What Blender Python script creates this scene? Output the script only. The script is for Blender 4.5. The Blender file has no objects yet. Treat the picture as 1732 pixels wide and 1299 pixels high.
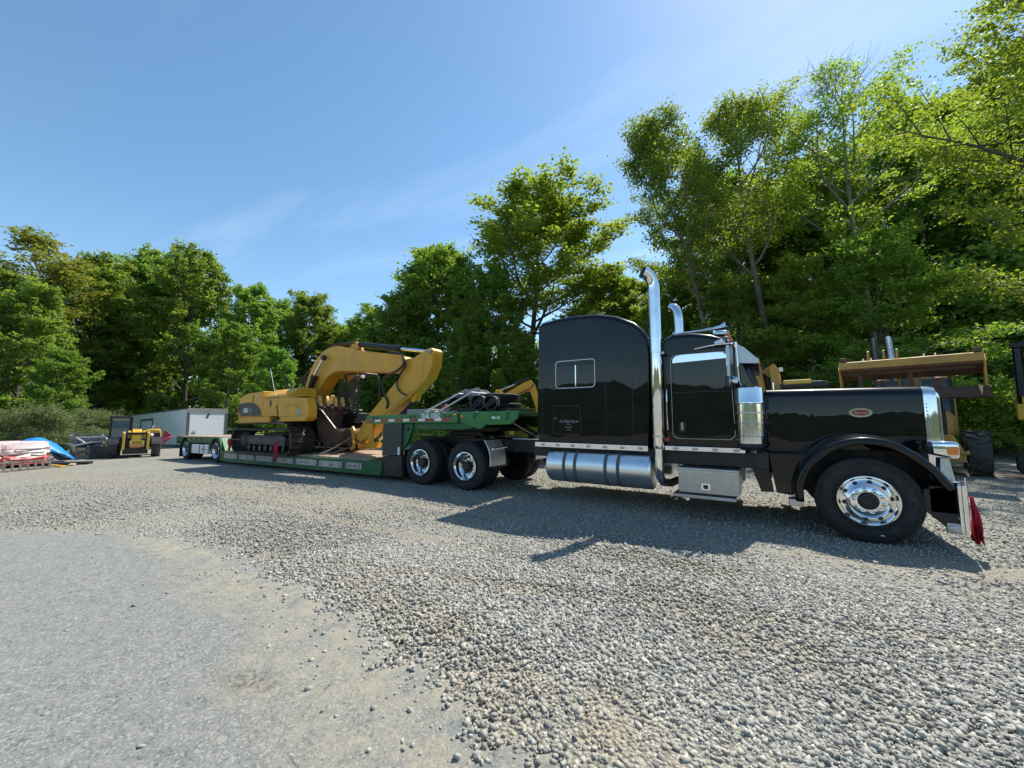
import bpy, bmesh, math, random
import numpy as np
from mathutils import Vector, Matrix
R = math.radians
SC = bpy.context.scene
COL = SC.collection

# ------------------------------------------------------------------ camera
# place axes: X = forward along the parked lorry (0 = its front axle), Y = away from the viewer, Z = up
CAM = (-1.022, -6.526, 1.476)
PITCH, ROLL, YAW = 0.0944, 0.0046, 0.5743
cd = bpy.data.cameras.new('camera'); cam = bpy.data.objects.new('camera', cd); COL.objects.link(cam)
fw = Vector((-math.sin(YAW)*math.cos(PITCH), math.cos(YAW)*math.cos(PITCH), math.sin(PITCH)))
r0 = fw.cross(Vector((0, 0, 1))).normalized(); u0 = r0.cross(fw)
rr = math.cos(ROLL)*r0 + math.sin(ROLL)*u0; uu = -math.sin(ROLL)*r0 + math.cos(ROLL)*u0
cam.matrix_world = Matrix(((rr.x, uu.x, -fw.x, CAM[0]), (rr.y, uu.y, -fw.y, CAM[1]), (rr.z, uu.z, -fw.z, CAM[2]), (0, 0, 0, 1)))
cd.sensor_width = 36; cd.lens = 36*659.4/1732; cd.clip_start = 0.05; cd.clip_end = 3000
SC.camera = cam

# ------------------------------------------------------------------ light
SUN_DIR = Vector((0.14, 0.70, 1.0)).normalized()        # towards the sun
SUN_EL = math.asin(SUN_DIR.z); SUN_AZ = math.atan2(SUN_DIR.x, SUN_DIR.y)
w = bpy.data.worlds.new('World'); SC.world = w; w.use_nodes = True
nt = w.node_tree; nt.nodes.clear()
def wn(t): return nt.nodes.new(t)
sky = wn('ShaderNodeTexSky'); sky.sky_type = 'NISHITA'; sky.sun_disc = False
sky.sun_elevation = SUN_EL; sky.sun_rotation = SUN_AZ; sky.air_density = 1.0; sky.dust_density = 0.2; sky.ozone_density = 1.0
bg = wn('ShaderNodeBackground'); bg.inputs[1].default_value = 0.138
wo = wn('ShaderNodeOutputWorld')
# thin streaky cirrus, mapped on a high flat layer
tc = wn('ShaderNodeTexCoord'); sep = wn('ShaderNodeSeparateXYZ'); nt.links.new(tc.outputs['Generated'], sep.inputs[0])
mz = wn('ShaderNodeMath'); mz.operation = 'MAXIMUM'; mz.inputs[1].default_value = 0.06; nt.links.new(sep.outputs['Z'], mz.inputs[0])
dx = wn('ShaderNodeMath'); dx.operation = 'DIVIDE'; nt.links.new(sep.outputs['X'], dx.inputs[0]); nt.links.new(mz.outputs[0], dx.inputs[1])
dy = wn('ShaderNodeMath'); dy.operation = 'DIVIDE'; nt.links.new(sep.outputs['Y'], dy.inputs[0]); nt.links.new(mz.outputs[0], dy.inputs[1])
cb = wn('ShaderNodeCombineXYZ'); nt.links.new(dx.outputs[0], cb.inputs[0]); nt.links.new(dy.outputs[0], cb.inputs[1])
mp = wn('ShaderNodeMapping'); mp.inputs['Rotation'].default_value = (0, 0, R(35)); mp.inputs['Scale'].default_value = (0.35, 1.15, 1); mp.inputs['Location'].default_value = (3.1, 9.4, 0)
nt.links.new(cb.outputs[0], mp.inputs[0])
nz = wn('ShaderNodeTexNoise'); nz.inputs['Scale'].default_value = 1.15; nz.inputs['Detail'].default_value = 7; nz.inputs['Roughness'].default_value = 0.55; nz.inputs['Distortion'].default_value = 0.5
nt.links.new(mp.outputs[0], nz.inputs['Vector'])
rp = wn('ShaderNodeValToRGB'); rp.color_ramp.elements[0].position = 0.52; rp.color_ramp.elements[0].color = (0, 0, 0, 1); rp.color_ramp.elements[1].position = 0.95; rp.color_ramp.elements[1].color = (0.22, 0.22, 0.22, 1)
nt.links.new(nz.outputs['Fac'], rp.inputs[0])
mx = wn('ShaderNodeMixRGB'); mx.inputs['Color2'].default_value = (8.6, 9.2, 9.8, 1)
nt.links.new(rp.outputs[0], mx.inputs['Fac'])
hs = wn('ShaderNodeHueSaturation'); hs.inputs['Saturation'].default_value = 1.12; hs.inputs['Hue'].default_value = 0.491
nt.links.new(sky.outputs[0], hs.inputs['Color']); nt.links.new(hs.outputs[0], mx.inputs['Color1'])
nt.links.new(mx.outputs[0], bg.inputs[0]); nt.links.new(bg.outputs[0], wo.inputs[0])
sd = bpy.data.lights.new('sun', 'SUN'); sd.energy = 4.9; sd.angle = R(0.53); sd.color = (1.0, 0.955, 0.88)
so = bpy.data.objects.new('sun', sd); COL.objects.link(so); so.rotation_euler = SUN_DIR.to_track_quat('Z', 'Y').to_euler(); so.location = (5, 20, 30)
SC.view_settings.view_transform = 'Standard'; SC.view_settings.look = 'None'; SC.view_settings.exposure = 0.5; SC.view_settings.gamma = 1.0
SC.view_settings.use_curve_mapping = False
SC.render.engine = 'CYCLES'
SC.cycles.max_bounces = 8; SC.cycles.transparent_max_bounces = 8; SC.cycles.sample_clamp_indirect = 6.0
SC.cycles.use_denoising = True

# ------------------------------------------------------------------ materials
MATS = {}
def mat(name, col=(.5, .5, .5), rough=.5, metal=0., coat=0., var=.0, vscale=8., dirt=None, dirt_amt=.0, bump=0., bscale=40., spec=.5, trans=0., emit=None, coat_rough=.03, aniso=0):
    """procedural principled material: colour with noise variation, optional dirt in patches, fine bump"""
    if name in MATS: return MATS[name]
    m = bpy.data.materials.new(name); m.use_nodes = True; n = m.node_tree.nodes; l = m.node_tree.links
    b = n['Principled BSDF']; b.inputs['Roughness'].default_value = rough; b.inputs['Metallic'].default_value = metal
    b.inputs['Specular IOR Level'].default_value = spec
    if coat: b.inputs['Coat Weight'].default_value = coat; b.inputs['Coat Roughness'].default_value = coat_rough
    if trans: b.inputs['Transmission Weight'].default_value = trans
    if emit: b.inputs['Emission Color'].default_value = (*emit[:3], 1); b.inputs['Emission Strength'].default_value = emit[3]
    tcn = n.new('ShaderNodeTexCoord'); src = None
    c1 = n.new('ShaderNodeRGB'); c1.outputs[0].default_value = (*col, 1); src = c1.outputs[0]
    if var:
        nz = n.new('ShaderNodeTexNoise'); nz.inputs['Scale'].default_value = vscale; nz.inputs['Detail'].default_value = 6; nz.inputs['Roughness'].default_value = .65
        l.new(tcn.outputs['Object'], nz.inputs['Vector'])
        mr = n.new('ShaderNodeMapRange'); mr.inputs[1].default_value = .3; mr.inputs[2].default_value = .7; mr.inputs[3].default_value = 1-var; mr.inputs[4].default_value = 1+var
        l.new(nz.outputs['Fac'], mr.inputs[0])
        mu = n.new('ShaderNodeVectorMath'); mu.operation = 'SCALE'; l.new(src, mu.inputs[0]); l.new(mr.outputs[0], mu.inputs['Scale']); src = mu.outputs[0]
        mr2 = n.new('ShaderNodeMapRange'); mr2.inputs[1].default_value = .3; mr2.inputs[2].default_value = .7; mr2.inputs[3].default_value = max(0, rough*(1-var*1.2)); mr2.inputs[4].default_value = min(1, rough*(1+var*1.2))
        l.new(nz.outputs['Fac'], mr2.inputs[0]); l.new(mr2.outputs[0], b.inputs['Roughness'])
    if dirt:
        nd = n.new('ShaderNodeTexNoise'); nd.inputs['Scale'].default_value = vscale*.45; nd.inputs['Detail'].default_value = 9; nd.inputs['Roughness'].default_value = .7
        l.new(tcn.outputs['Object'], nd.inputs['Vector'])
        md = n.new('ShaderNodeMapRange'); md.inputs[1].default_value = .5; md.inputs[2].default_value = .72; md.inputs[3].default_value = 0; md.inputs[4].default_value = dirt_amt
        l.new(nd.outputs['Fac'], md.inputs[0])
        mxx = n.new('ShaderNodeMixRGB'); mxx.inputs['Color2'].default_value = (*dirt, 1); l.new(md.outputs[0], mxx.inputs['Fac']); l.new(src, mxx.inputs['Color1']); src = mxx.outputs[0]
    l.new(src, b.inputs['Base Color'])
    if bump:
        nb = n.new('ShaderNodeTexNoise'); nb.inputs['Scale'].default_value = bscale; nb.inputs['Detail'].default_value = 5; l.new(tcn.outputs['Object'], nb.inputs['Vector'])
        bp = n.new('ShaderNodeBump'); bp.inputs['Strength'].default_value = bump; bp.inputs['Distance'].default_value = .02; l.new(nb.outputs['Fac'], bp.inputs['Height']); l.new(bp.outputs[0], b.inputs['Normal'])
    MATS[name] = m
    return m

# ------------------------------------------------------------------ mesh helpers
class MB:
    def __init__(s): s.v = []; s.f = []
    def add(s, vs, fs):
        o = len(s.v); s.v += [tuple(map(float, v)) for v in vs]; s.f += [tuple(i+o for i in f) for f in fs]; return s
    def box(s, x0, x1, y0, y1, z0, z1):
        return s.add([(x0, y0, z0), (x1, y0, z0), (x1, y1, z0), (x0, y1, z0), (x0, y0, z1), (x1, y0, z1), (x1, y1, z1), (x0, y1, z1)],
                     [(0, 3, 2, 1), (4, 5, 6, 7), (0, 1, 5, 4), (1, 2, 6, 5), (2, 3, 7, 6), (3, 0, 4, 7)])
    def beam(s, p0, p1, w, h, up=(0, 0, 1)):
        """box between two points; w = width across, h = thickness along 'up'"""
        p0 = Vector(p0); p1 = Vector(p1); d = (p1-p0).normalized(); u = Vector(up)
        if abs(d.dot(u)) > .98: u = Vector((1, 0, 0))
        a = d.cross(u).normalized(); b = a.cross(d).normalized(); a *= w/2; b *= h/2
        vs = [p0-a-b, p0+a-b, p0+a+b, p0-a+b, p1-a-b, p1+a-b, p1+a+b, p1-a+b]
        return s.add(vs, [(0, 1, 2, 3), (7, 6, 5, 4), (0, 4, 5, 1), (1, 5, 6, 2), (2, 6, 7, 3), (3, 7, 4, 0)])
    def ring(s, c, d, r, n, ref=None):
        d = Vector(d).normalized(); ref = Vector(ref) if ref else (Vector((0, 0, 1)) if abs(d.z) < .9 else Vector((1, 0, 0)))
        a = d.cross(ref).normalized(); b = a.cross(d)
        return [Vector(c)+a*(r*math.cos(2*math.pi*i/n))+b*(r*math.sin(2*math.pi*i/n)) for i in range(n)]
    def loft(s, rings, cap0=True, cap1=True, closed=True):
        n = len(rings[0]); vs = [p for r in rings for p in r]; fs = []
        m = n if closed else n-1
        for k in range(len(rings)-1):
            for i in range(m):
                j = (i+1) % n; fs.append((k*n+i, k*n+j, (k+1)*n+j, (k+1)*n+i))
        if cap0: fs.append(tuple(range(n-1, -1, -1)))
        if cap1: fs.append(tuple((len(rings)-1)*n+i for i in range(n)))
        return s.add(vs, fs)
    def cyl(s, p0, p1, r, r2=None, n=18, caps=True):
        d = Vector(p1)-Vector(p0); r2 = r if r2 is None else r2
        return s.loft([s.ring(p0, d, r, n), s.ring(p1, d, r2, n)], caps, caps)
    def tube(s, pts, r, n=8, caps=True):
        pts = [Vector(p) for p in pts]; rs = r if isinstance(r, (list, tuple)) else [r]*len(pts); rings = []; ref = None
        for i, p in enumerate(pts):
            d = (pts[min(i+1, len(pts)-1)]-pts[max(i-1, 0)]).normalized()
            if ref is None: ref = Vector((0, 0, 1)) if abs(d.z) < .9 else Vector((1, 0, 0))
            a = d.cross(ref).normalized(); b = a.cross(d); ref = b
            rings.append([p+a*(rs[i]*math.cos(2*math.pi*k/n))+b*(rs[i]*math.sin(2*math.pi*k/n)) for k in range(n)])
        return s.loft(rings, caps, caps)
    def lathe(s, prof, c, axis, n=32, closed=False, caps=True):
        """prof: (radius, height along axis)"""
        d = Vector(axis).normalized(); rings = [s.ring(Vector(c)+d*h, d, max(r, 1e-4), n) for r, h in prof]
        if closed: rings.append(rings[0])
        return s.loft(rings, caps and not closed and prof[0][0] > 1e-3, caps and not closed and prof[-1][0] > 1e-3)
    def prism(s, poly, axis, a, b):
        """poly: 2-D points; axis 'y' -> (x,z), 'x' -> (y,z), 'z' -> (x,y)"""
        f = {'y': lambda p, t: (p[0], t, p[1]), 'x': lambda p, t: (t, p[0], p[1]), 'z': lambda p, t: (p[0], p[1], t)}[axis]
        return s.loft([[f(p, a) for p in poly], [f(p, b) for p in poly]])
    def sphere(s, c, r, n=14, sq=(1, 1, 1)):
        rings = []
        for i in range(n//2+1):
            th = math.pi*i/(n//2); rings.append([(c[0]+sq[0]*r*max(math.sin(th), 1e-3)*math.cos(2*math.pi*k/n), c[1]+sq[1]*r*max(math.sin(th), 1e-3)*math.sin(2*math.pi*k/n), c[2]+sq[2]*r*math.cos(th)) for k in range(n)])
        return s.loft(rings, True, True)
    def shift(s, f):
        s.v = [f(v) for v in s.v]; return s

def link(name, me, parent=None):
    o = bpy.data.objects.new(name, me); COL.objects.link(o)
    if parent is not None: o.parent = parent
    return o
def build(name, mb, m, parent=None, bevel=0., seg=2, ang=35, label=None, flat=False, solid=0.):
    me = bpy.data.meshes.new(name); me.from_pydata(mb.v, [], mb.f)
    bm = bmesh.new(); bm.from_mesh(me); bmesh.ops.recalc_face_normals(bm, faces=bm.faces); bm.to_mesh(me); bm.free()
    me.materials.append(m)
    if not flat:
        me.polygons.foreach_set('use_smooth', [True]*len(me.polygons)); me.set_sharp_from_angle(angle=R(ang))
    o = link(name, me, parent)
    if solid:
        sm = o.modifiers.new('solid', 'SOLIDIFY'); sm.thickness = solid; sm.offset = 0
    if bevel:
        bv = o.modifiers.new('bevel', 'BEVEL'); bv.width = bevel; bv.segments = seg; bv.limit_method = 'ANGLE'; bv.angle_limit = R(30); bv.harden_normals = True
    if label: o['label'] = label
    return o
def thing(name, label, cat, loc=(0, 0, 0), rot=(0, 0, 0), group=None):
    o = bpy.data.objects.new(name, None); COL.objects.link(o); o.empty_display_size = .2
    o.location = loc; o.rotation_euler = rot; o['label'] = label; o['category'] = cat
    if group: o['group'] = group
    return o
def tag(o, label, cat, group=None):
    o['label'] = label; o['category'] = cat
    if group: o['group'] = group
    return o
def structure(o): o['kind'] = 'structure'; return o
def copy_tree(o, parent=None):
    c = o.copy(); COL.objects.link(c); c.parent = parent
    for ch in o.children: copy_tree(ch, c)
    return c
def letters(name, text, size, m, parent, loc, rot, ext=.002, sx=1., shear=0., bold=0.):
    cu = bpy.data.curves.new(name, 'FONT'); cu.body = text; cu.size = size; cu.extrude = ext; cu.align_x = 'CENTER'; cu.align_y = 'CENTER'; cu.shear = shear; cu.offset = bold
    t = bpy.data.objects.new(name+'_tmp', cu); COL.objects.link(t)
    bpy.context.view_layer.update()
    me = bpy.data.meshes.new_from_object(t); bpy.data.objects.remove(t)
    me.materials.clear(); me.materials.append(m)
    o = link(name, me, parent); o.location = loc; o.rotation_euler = rot; o.scale = (sx, 1, 1)
    return o
def rrect(x0, x1, z0, z1, r, n=5):
    """rounded rectangle outline, counter-clockwise"""
    p = []
    for cx, cz, a0 in ((x1-r, z0+r, -90), (x1-r, z1-r, 0), (x0+r, z1-r, 90), (x0+r, z0+r, 180)):
        for i in range(n+1): a = R(a0+90*i/n); p.append((cx+r*math.cos(a), cz+r*math.sin(a)))
    return p
def frame_ring(mb, outer, inner, axis, a, b):
    """flat ring between two outlines of equal length, extruded along the axis"""
    f = {'y': lambda p, t: (p[0], t, p[1]), 'x': lambda p, t: (t, p[0], p[1])}[axis]; n = len(outer)
    return mb.loft([[f(p, a) for p in outer], [f(p, b) for p in outer], [f(p, b) for p in inner], [f(p, a) for p in inner], [f(p, a) for p in outer]], False, False)
def smooth_path(pts, k=6):
    """Catmull-Rom through the points"""
    P = [Vector(p) for p in pts]; P = [2*P[0]-P[1]]+P+[2*P[-1]-P[-2]]; out = []
    for i in range(1, len(P)-2):
        for j in range(k):
            t = j/k; a, b, c, d = P[i-1], P[i], P[i+1], P[i+2]
            out.append(.5*((2*b)+(c-a)*t+(2*a-5*b+4*c-d)*t*t+(3*b-a-3*c+d)*t**3))
    out.append(P[-2]); return out

# ------------------------------------------------------------------ the lie of the land
def sst(a, b, x):
    t = min(1, max(0, (x-a)/(b-a))); return t*t*(3-2*t)
def gz(x, y):
    z = .016*min(0, max(x, -34)+9)
    if y > 18:                                            # wooded hillside beyond the yard, steep on the right
        k = sst(-26, 4, x); z += k*.42*max(0, y-20.5-2*math.sin(x*.15))*sst(18, 26, y) + (1-k)*.06*max(0, y-18)
    return min(z, 26)
# ================================================================== ground
def nodes(name):
    m = bpy.data.materials.new(name); m.use_nodes = True; n = m.node_tree.nodes; l = m.node_tree.links
    MATS[name] = m
    return m, n, l, n['Principled BSDF']
def ramp(n, l, src, stops):
    r = n.new('ShaderNodeValToRGB'); e = r.color_ramp.elements
    while len(e) < len(stops): e.new(.5)
    for k, (p, c) in enumerate(stops): e[k].position = p; e[k].color = (*c, 1)
    l.new(src, r.inputs[0]); return r.outputs[0]
def noise(n, l, vec, scale, detail=5, rough=.6, dist=0):
    z = n.new('ShaderNodeTexNoise'); z.inputs['Scale'].default_value = scale; z.inputs['Detail'].default_value = detail; z.inputs['Roughness'].default_value = rough; z.inputs['Distortion'].default_value = dist
    l.new(vec, z.inputs['Vector']); return z.outputs['Fac']
def maprange(n, l, src, a, b, c=0, d=1):
    z = n.new('ShaderNodeMapRange'); z.inputs[1].default_value = a; z.inputs[2].default_value = b; z.inputs[3].default_value = c; z.inputs[4].default_value = d; l.new(src, z.inputs[0]); return z.outputs[0]
def mixc(n, l, fac, a, b, mode='MIX'):
    z = n.new('ShaderNodeMixRGB'); z.blend_type = mode
    if isinstance(fac, float): z.inputs[0].default_value = fac
    else: l.new(fac, z.inputs[0])
    for k, c in ((1, a), (2, b)):
        if isinstance(c, tuple): z.inputs[k].default_value = (*c, 1)
        else: l.new(c, z.inputs[k])
    return z.outputs[0]
def math2(n, l, op, a, b):
    z = n.new('ShaderNodeMath'); z.operation = op
    for k, c in ((0, a), (1, b)):
        if isinstance(c, (int, float)): z.inputs[k].default_value = c
        else: l.new(c, z.inputs[k])
    return z.outputs[0]
def blob(n, l, pos, c, r):
    """1 inside an ellipse on the ground, 0 outside"""
    mp = n.new('ShaderNodeMapping'); mp.vector_type = 'TEXTURE'; mp.inputs['Location'].default_value = (*c[:2], 0); mp.inputs['Rotation'].default_value = (0, 0, R(c[2])); mp.inputs['Scale'].default_value = (r[0], r[1], 50)
    l.new(pos, mp.inputs[0]); ln = n.new('ShaderNodeVectorMath'); ln.operation = 'LENGTH'; l.new(mp.outputs[0], ln.inputs[0])
    return maprange(n, l, ln.outputs['Value'], .45, 1.0, 1, 0)

# bare sandy places in the gravel (worn wheel tracks and the broken edge of the paving)
DIRT = [((-1.35, -3.15, -35), (1.25, .55)), ((-2.2, -2.1, 5), (1.5, .45)), ((-1.75, -4.62, -8), (1.5, .50)), ((-3.5, -4.3, -14), (1.5, .40)), ((0.9, -.5, 0), (1.2, .4)), ((-4.2, -1.35, 6), (6.5, .22)), ((-2.6, -3.35, 17), (5.0, .18)), ((-5.5, -2.9, 3), (4.5, .2)), ((-18, -4, 10), (9, .8)), ((-10, -2.5, 4), (7, .6)), ((-24, -5.5, 20), (6, 1.0))]
def dirt_mask(n, l, pos):
    acc = None
    for c, r in DIRT:
        b = blob(n, l, pos, c, r); acc = b if acc is None else math2(n, l, 'MAXIMUM', acc, b)
    nz = maprange(n, l, noise(n, l, pos, 3.2, 8, .7), .38, .66)
    return math2(n, l, 'MULTIPLY', acc, nz)
gm, n, l, b = nodes('gravel_ground')
geo = n.new('ShaderNodeNewGeometry'); pos = geo.outputs['Position']
vo = n.new('ShaderNodeTexVoronoi'); vo.inputs['Scale'].default_value = 42; l.new(pos, vo.inputs['Vector'])
vs = n.new('ShaderNodeSeparateColor'); l.new(vo.outputs['Color'], vs.inputs[0])
stone = ramp(n, l, vs.outputs[0], [(0, (.19, .186, .163)), (.35, (.325, .316, .273)), (.7, (.43, .415, .352)), (1, (.56, .53, .44))])
edge = maprange(n, l, vo.outputs['Distance'], .25, .75, 1, .55)
stone = mixc(n, l, 1.0, stone, edge, 'MULTIPLY')
big = noise(n, l, pos, .45, 6, .6)
stone = mixc(n, l, maprange(n, l, big, .42, .68, 0, .45), stone, (.38, .33, .245))
dm = dirt_mask(n, l, pos)
sand = ramp(n, l, noise(n, l, pos, 60, 5, .7), [(.3, (.23, .19, .13)), (.7, (.42, .355, .25))])
gc = mixc(n, l, math2(n, l, 'MULTIPLY', dm, .8), stone, sand)
at = n.new('ShaderNodeAttribute'); at.attribute_name = 'wood'
wz = math2(n, l, 'ADD', at.outputs['Fac'], maprange(n, l, noise(n, l, pos, .9, 6, .6), .3, .7, -.35, .35))
floor = ramp(n, l, noise(n, l, pos, 2.2, 8, .7), [(.3, (.030, .026, .014)), (.5, (.035, .050, .014)), (.7, (.06, .085, .022))])
gc = mixc(n, l, maprange(n, l, wz, .42, .58), gc, floor)
l.new(gc, b.inputs['Base Color']); b.inputs['Roughness'].default_value = .92; b.inputs['Specular IOR Level'].default_value = .25
bp = n.new('ShaderNodeBump'); bp.inputs['Strength'].default_value = .9; bp.inputs['Distance'].default_value = .03; bp.invert = True
l.new(vo.outputs['Distance'], bp.inputs['Height']); l.new(bp.outputs[0], b.inputs['Normal'])

def wood(x, y):
    """0 in the yard, 1 on the overgrown ground round it"""
    edge = 9.5 if x < -30 else (9.5+(x+30)/30*12.5 if x < 0 else 22)
    v = sst(edge-1, edge+1.5, y)
    v = max(v, sst(-31, -35, x)*sst(3.0, 1.0, y)) if y < 3 else v
    v = max(v, sst(30, 36, x), sst(-34, -40, y))
    return v
def axis(breaks):
    out = []
    for (a, b_, st) in breaks: out += list(np.arange(a, b_, st))
    return out+[breaks[-1][1]]
xs = axis([(-900, -200, 100), (-200, -60, 14), (-60, -12, 1.5), (-12, 6, .5), (6, 40, 1.5), (40, 200, 16), (200, 900, 100)])
ys = axis([(-900, -200, 100), (-200, -40, 20), (-40, -8, 2), (-8, 3, .5), (3, 45, 1.5), (45, 200, 15), (200, 900, 100)])
rg = random.Random(3)
V = []; wd = []
for y in ys:
    for x in xs:
        bumpz = .012*math.sin(x*1.3+y*.7)*math.sin(y*1.1-x*.4) if (abs(x+3) < 9 and -6 < y < -.6) else 0
        V.append((x, y, gz(x, y)+bumpz-.03*sst(-3.8, -6, y))); wd.append(wood(x, y))
nx = len(xs); F = [(j*nx+i, j*nx+i+1, (j+1)*nx+i+1, (j+1)*nx+i) for j in range(len(ys)-1) for i in range(nx-1)]
me = bpy.data.meshes.new('ground'); me.from_pydata(V, [], F); me.materials.append(gm)
a = me.attributes.new('wood', 'FLOAT', 'POINT'); a.data.foreach_set('value', wd)
me.polygons.foreach_set('use_smooth', [True]*len(me.polygons))
structure(link('ground', me))

# ------------------------------------------------------------------ worn asphalt
EDGE = [(-16, -9.2), (-13, -7.2), (-11.2, -6.25), (-9.94, -5.7), (-8.7, -5.1), (-7.6, -4.65), (-6.2, -4.42), (-5.3, -4.38), (-4.6, -4.40), (-4.0, -4.45), (-3.57, -4.51), (-3.1, -4.62), (-2.82, -4.69), (-2.5, -4.75), (-2.2, -4.79), (-1.9, -4.83), (-1.6, -4.90), (-1.2, -5.08), (-.6, -5.6), (.2, -6.6), (1.2, -8.5), (3, -12)]
EDGE3 = smooth_path([(x, y, 0) for x, y in EDGE], 14)
def jit(t): return .035*math.sin(t*2.3)+.028*math.sin(t*5.1+1)+.02*math.sin(t*11.7)+.012*math.sin(t*23.+2)
outl = []
for i, p in enumerate(EDGE3):
    outl.append((p.x, p.y+jit(p.x*3.1+p.y)*2.0+.02*math.sin(p.x*41)*math.sin(p.x*17)))
def in_asphalt(x, y, m=0.):
    if x < -16 or x > 3: return False
    ye = np.interp(x, [q[0] for q in outl], [q[1] for q in outl]); return y < ye-m
am, n, l, b = nodes('worn_asphalt')
geo = n.new('ShaderNodeNewGeometry'); pos = geo.outputs['Position']
fine = noise(n, l, pos, 75, 4, .85)
base = ramp(n, l, fine, [(.30, (.108, .108, .097)), (.5, (.207, .208, .188)), (.70, (.355, .353, .316))])
agg = n.new('ShaderNodeTexVoronoi'); agg.inputs['Scale'].default_value = 85; l.new(pos, agg.inputs['Vector']); ags = n.new('ShaderNodeSeparateColor'); l.new(agg.outputs['Color'], ags.inputs[0])
big = noise(n, l, pos, .9, 7, .62)
base = mixc(n, l, maprange(n, l, big, .35, .7, 0, .6), base, mixc(n, l, fine, (.127, .128, .117), (.27, .270, .243)))
base = mixc(n, l, maprange(n, l, ags.outputs[0], .80, .88, 0, .55), base, (.42, .41, .365))
base = mixc(n, l, maprange(n, l, ags.outputs[1], .86, .90, 0, .6), base, (.075, .075, .07))
pale = maprange(n, l, noise(n, l, pos, 9, 9, .8), .45, .70, 0, .55)
base = mixc(n, l, pale, base, (.345, .335, .29))
db = None
for c, r in [((-3.0, -4.95, -14), (2.3, .62)), ((-4.6, -4.75, 8), (1.7, .42)), ((-2.2, -5.15, -10), (1.4, .7)),  ((-6.6, -4.75, 6), (1.6, .22)), ((-3.5, -5.2, 0), (.5, .35))]:
    q = blob(n, l, pos, c, r); db = q if db is None else math2(n, l, 'MAXIMUM', db, q)
dmask = math2(n, l, 'MULTIPLY', db, maprange(n, l, noise(n, l, pos, 4.5, 9, .72), .38, .64, 0, .8))
base = mixc(n, l, dmask, base, ramp(n, l, noise(n, l, pos, 90, 4, .7), [(.3, (.26, .225, .155)), (.7, (.45, .40, .29))]))
stain = math2(n, l, 'MULTIPLY', blob(n, l, pos, (-3.54, -5.33, 20), (.22, .12)), maprange(n, l, noise(n, l, pos, 30, 6, .7), .45, .6))
base = mixc(n, l, math2(n, l, 'MULTIPLY', stain, .75), base, (.06, .052, .04))
crk = n.new('ShaderNodeTexVoronoi'); crk.feature = 'DISTANCE_TO_EDGE'; crk.inputs['Scale'].default_value = .55
wob = n.new('ShaderNodeVectorMath'); wob.operation = 'ADD'; nzc = n.new('ShaderNodeTexNoise'); nzc.inputs['Scale'].default_value = 2.5; nzc.inputs['Detail'].default_value = 6; l.new(pos, nzc.inputs['Vector'])
wsc = n.new('ShaderNodeVectorMath'); wsc.operation = 'SCALE'; wsc.inputs['Scale'].default_value = .5; l.new(nzc.outputs['Color'], wsc.inputs[0]); l.new(pos, wob.inputs[0]); l.new(wsc.outputs[0], wob.inputs[1]); l.new(wob.outputs[0], crk.inputs['Vector'])
cm_ = math2(n, l, 'MULTIPLY', maprange(n, l, crk.outputs['Distance'], .001, .004, 1, 0), maprange(n, l, noise(n, l, pos, .8, 3, .5), .52, .60, 0, .55))
base = mixc(n, l, cm_, base, (.05, .046, .038))
l.new(base, b.inputs['Base Color']); b.inputs['Roughness'].default_value = .9; b.inputs['Specular IOR Level'].default_value = .3
bp = n.new('ShaderNodeBump'); bp.inputs['Strength'].default_value = .8; bp.inputs['Distance'].default_value = .010
bsum = math2(n, l, 'ADD', fine, noise(n, l, pos, 14, 4, .6)); l.new(bsum, bp.inputs['Height']); l.new(bp.outputs[0], b.inputs['Normal'])
mb = MB(); rows = []
for (x, y) in outl:
    z0 = gz(x, y)
    yy = [y, y-.05, y-.3, y-1, y-2.5, y-5, y-9, -22]
    yy = [max(v, -22) for v in yy]
    rows.append([(x, v, gz(x, v)-.03*sst(-3.8, -6, v)+(.010+.004 if k else -.02)+.0*v) for k, v in enumerate(yy)])
mb.loft(rows, False, False, closed=False)
structure(build('asphalt', mb, am))

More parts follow.
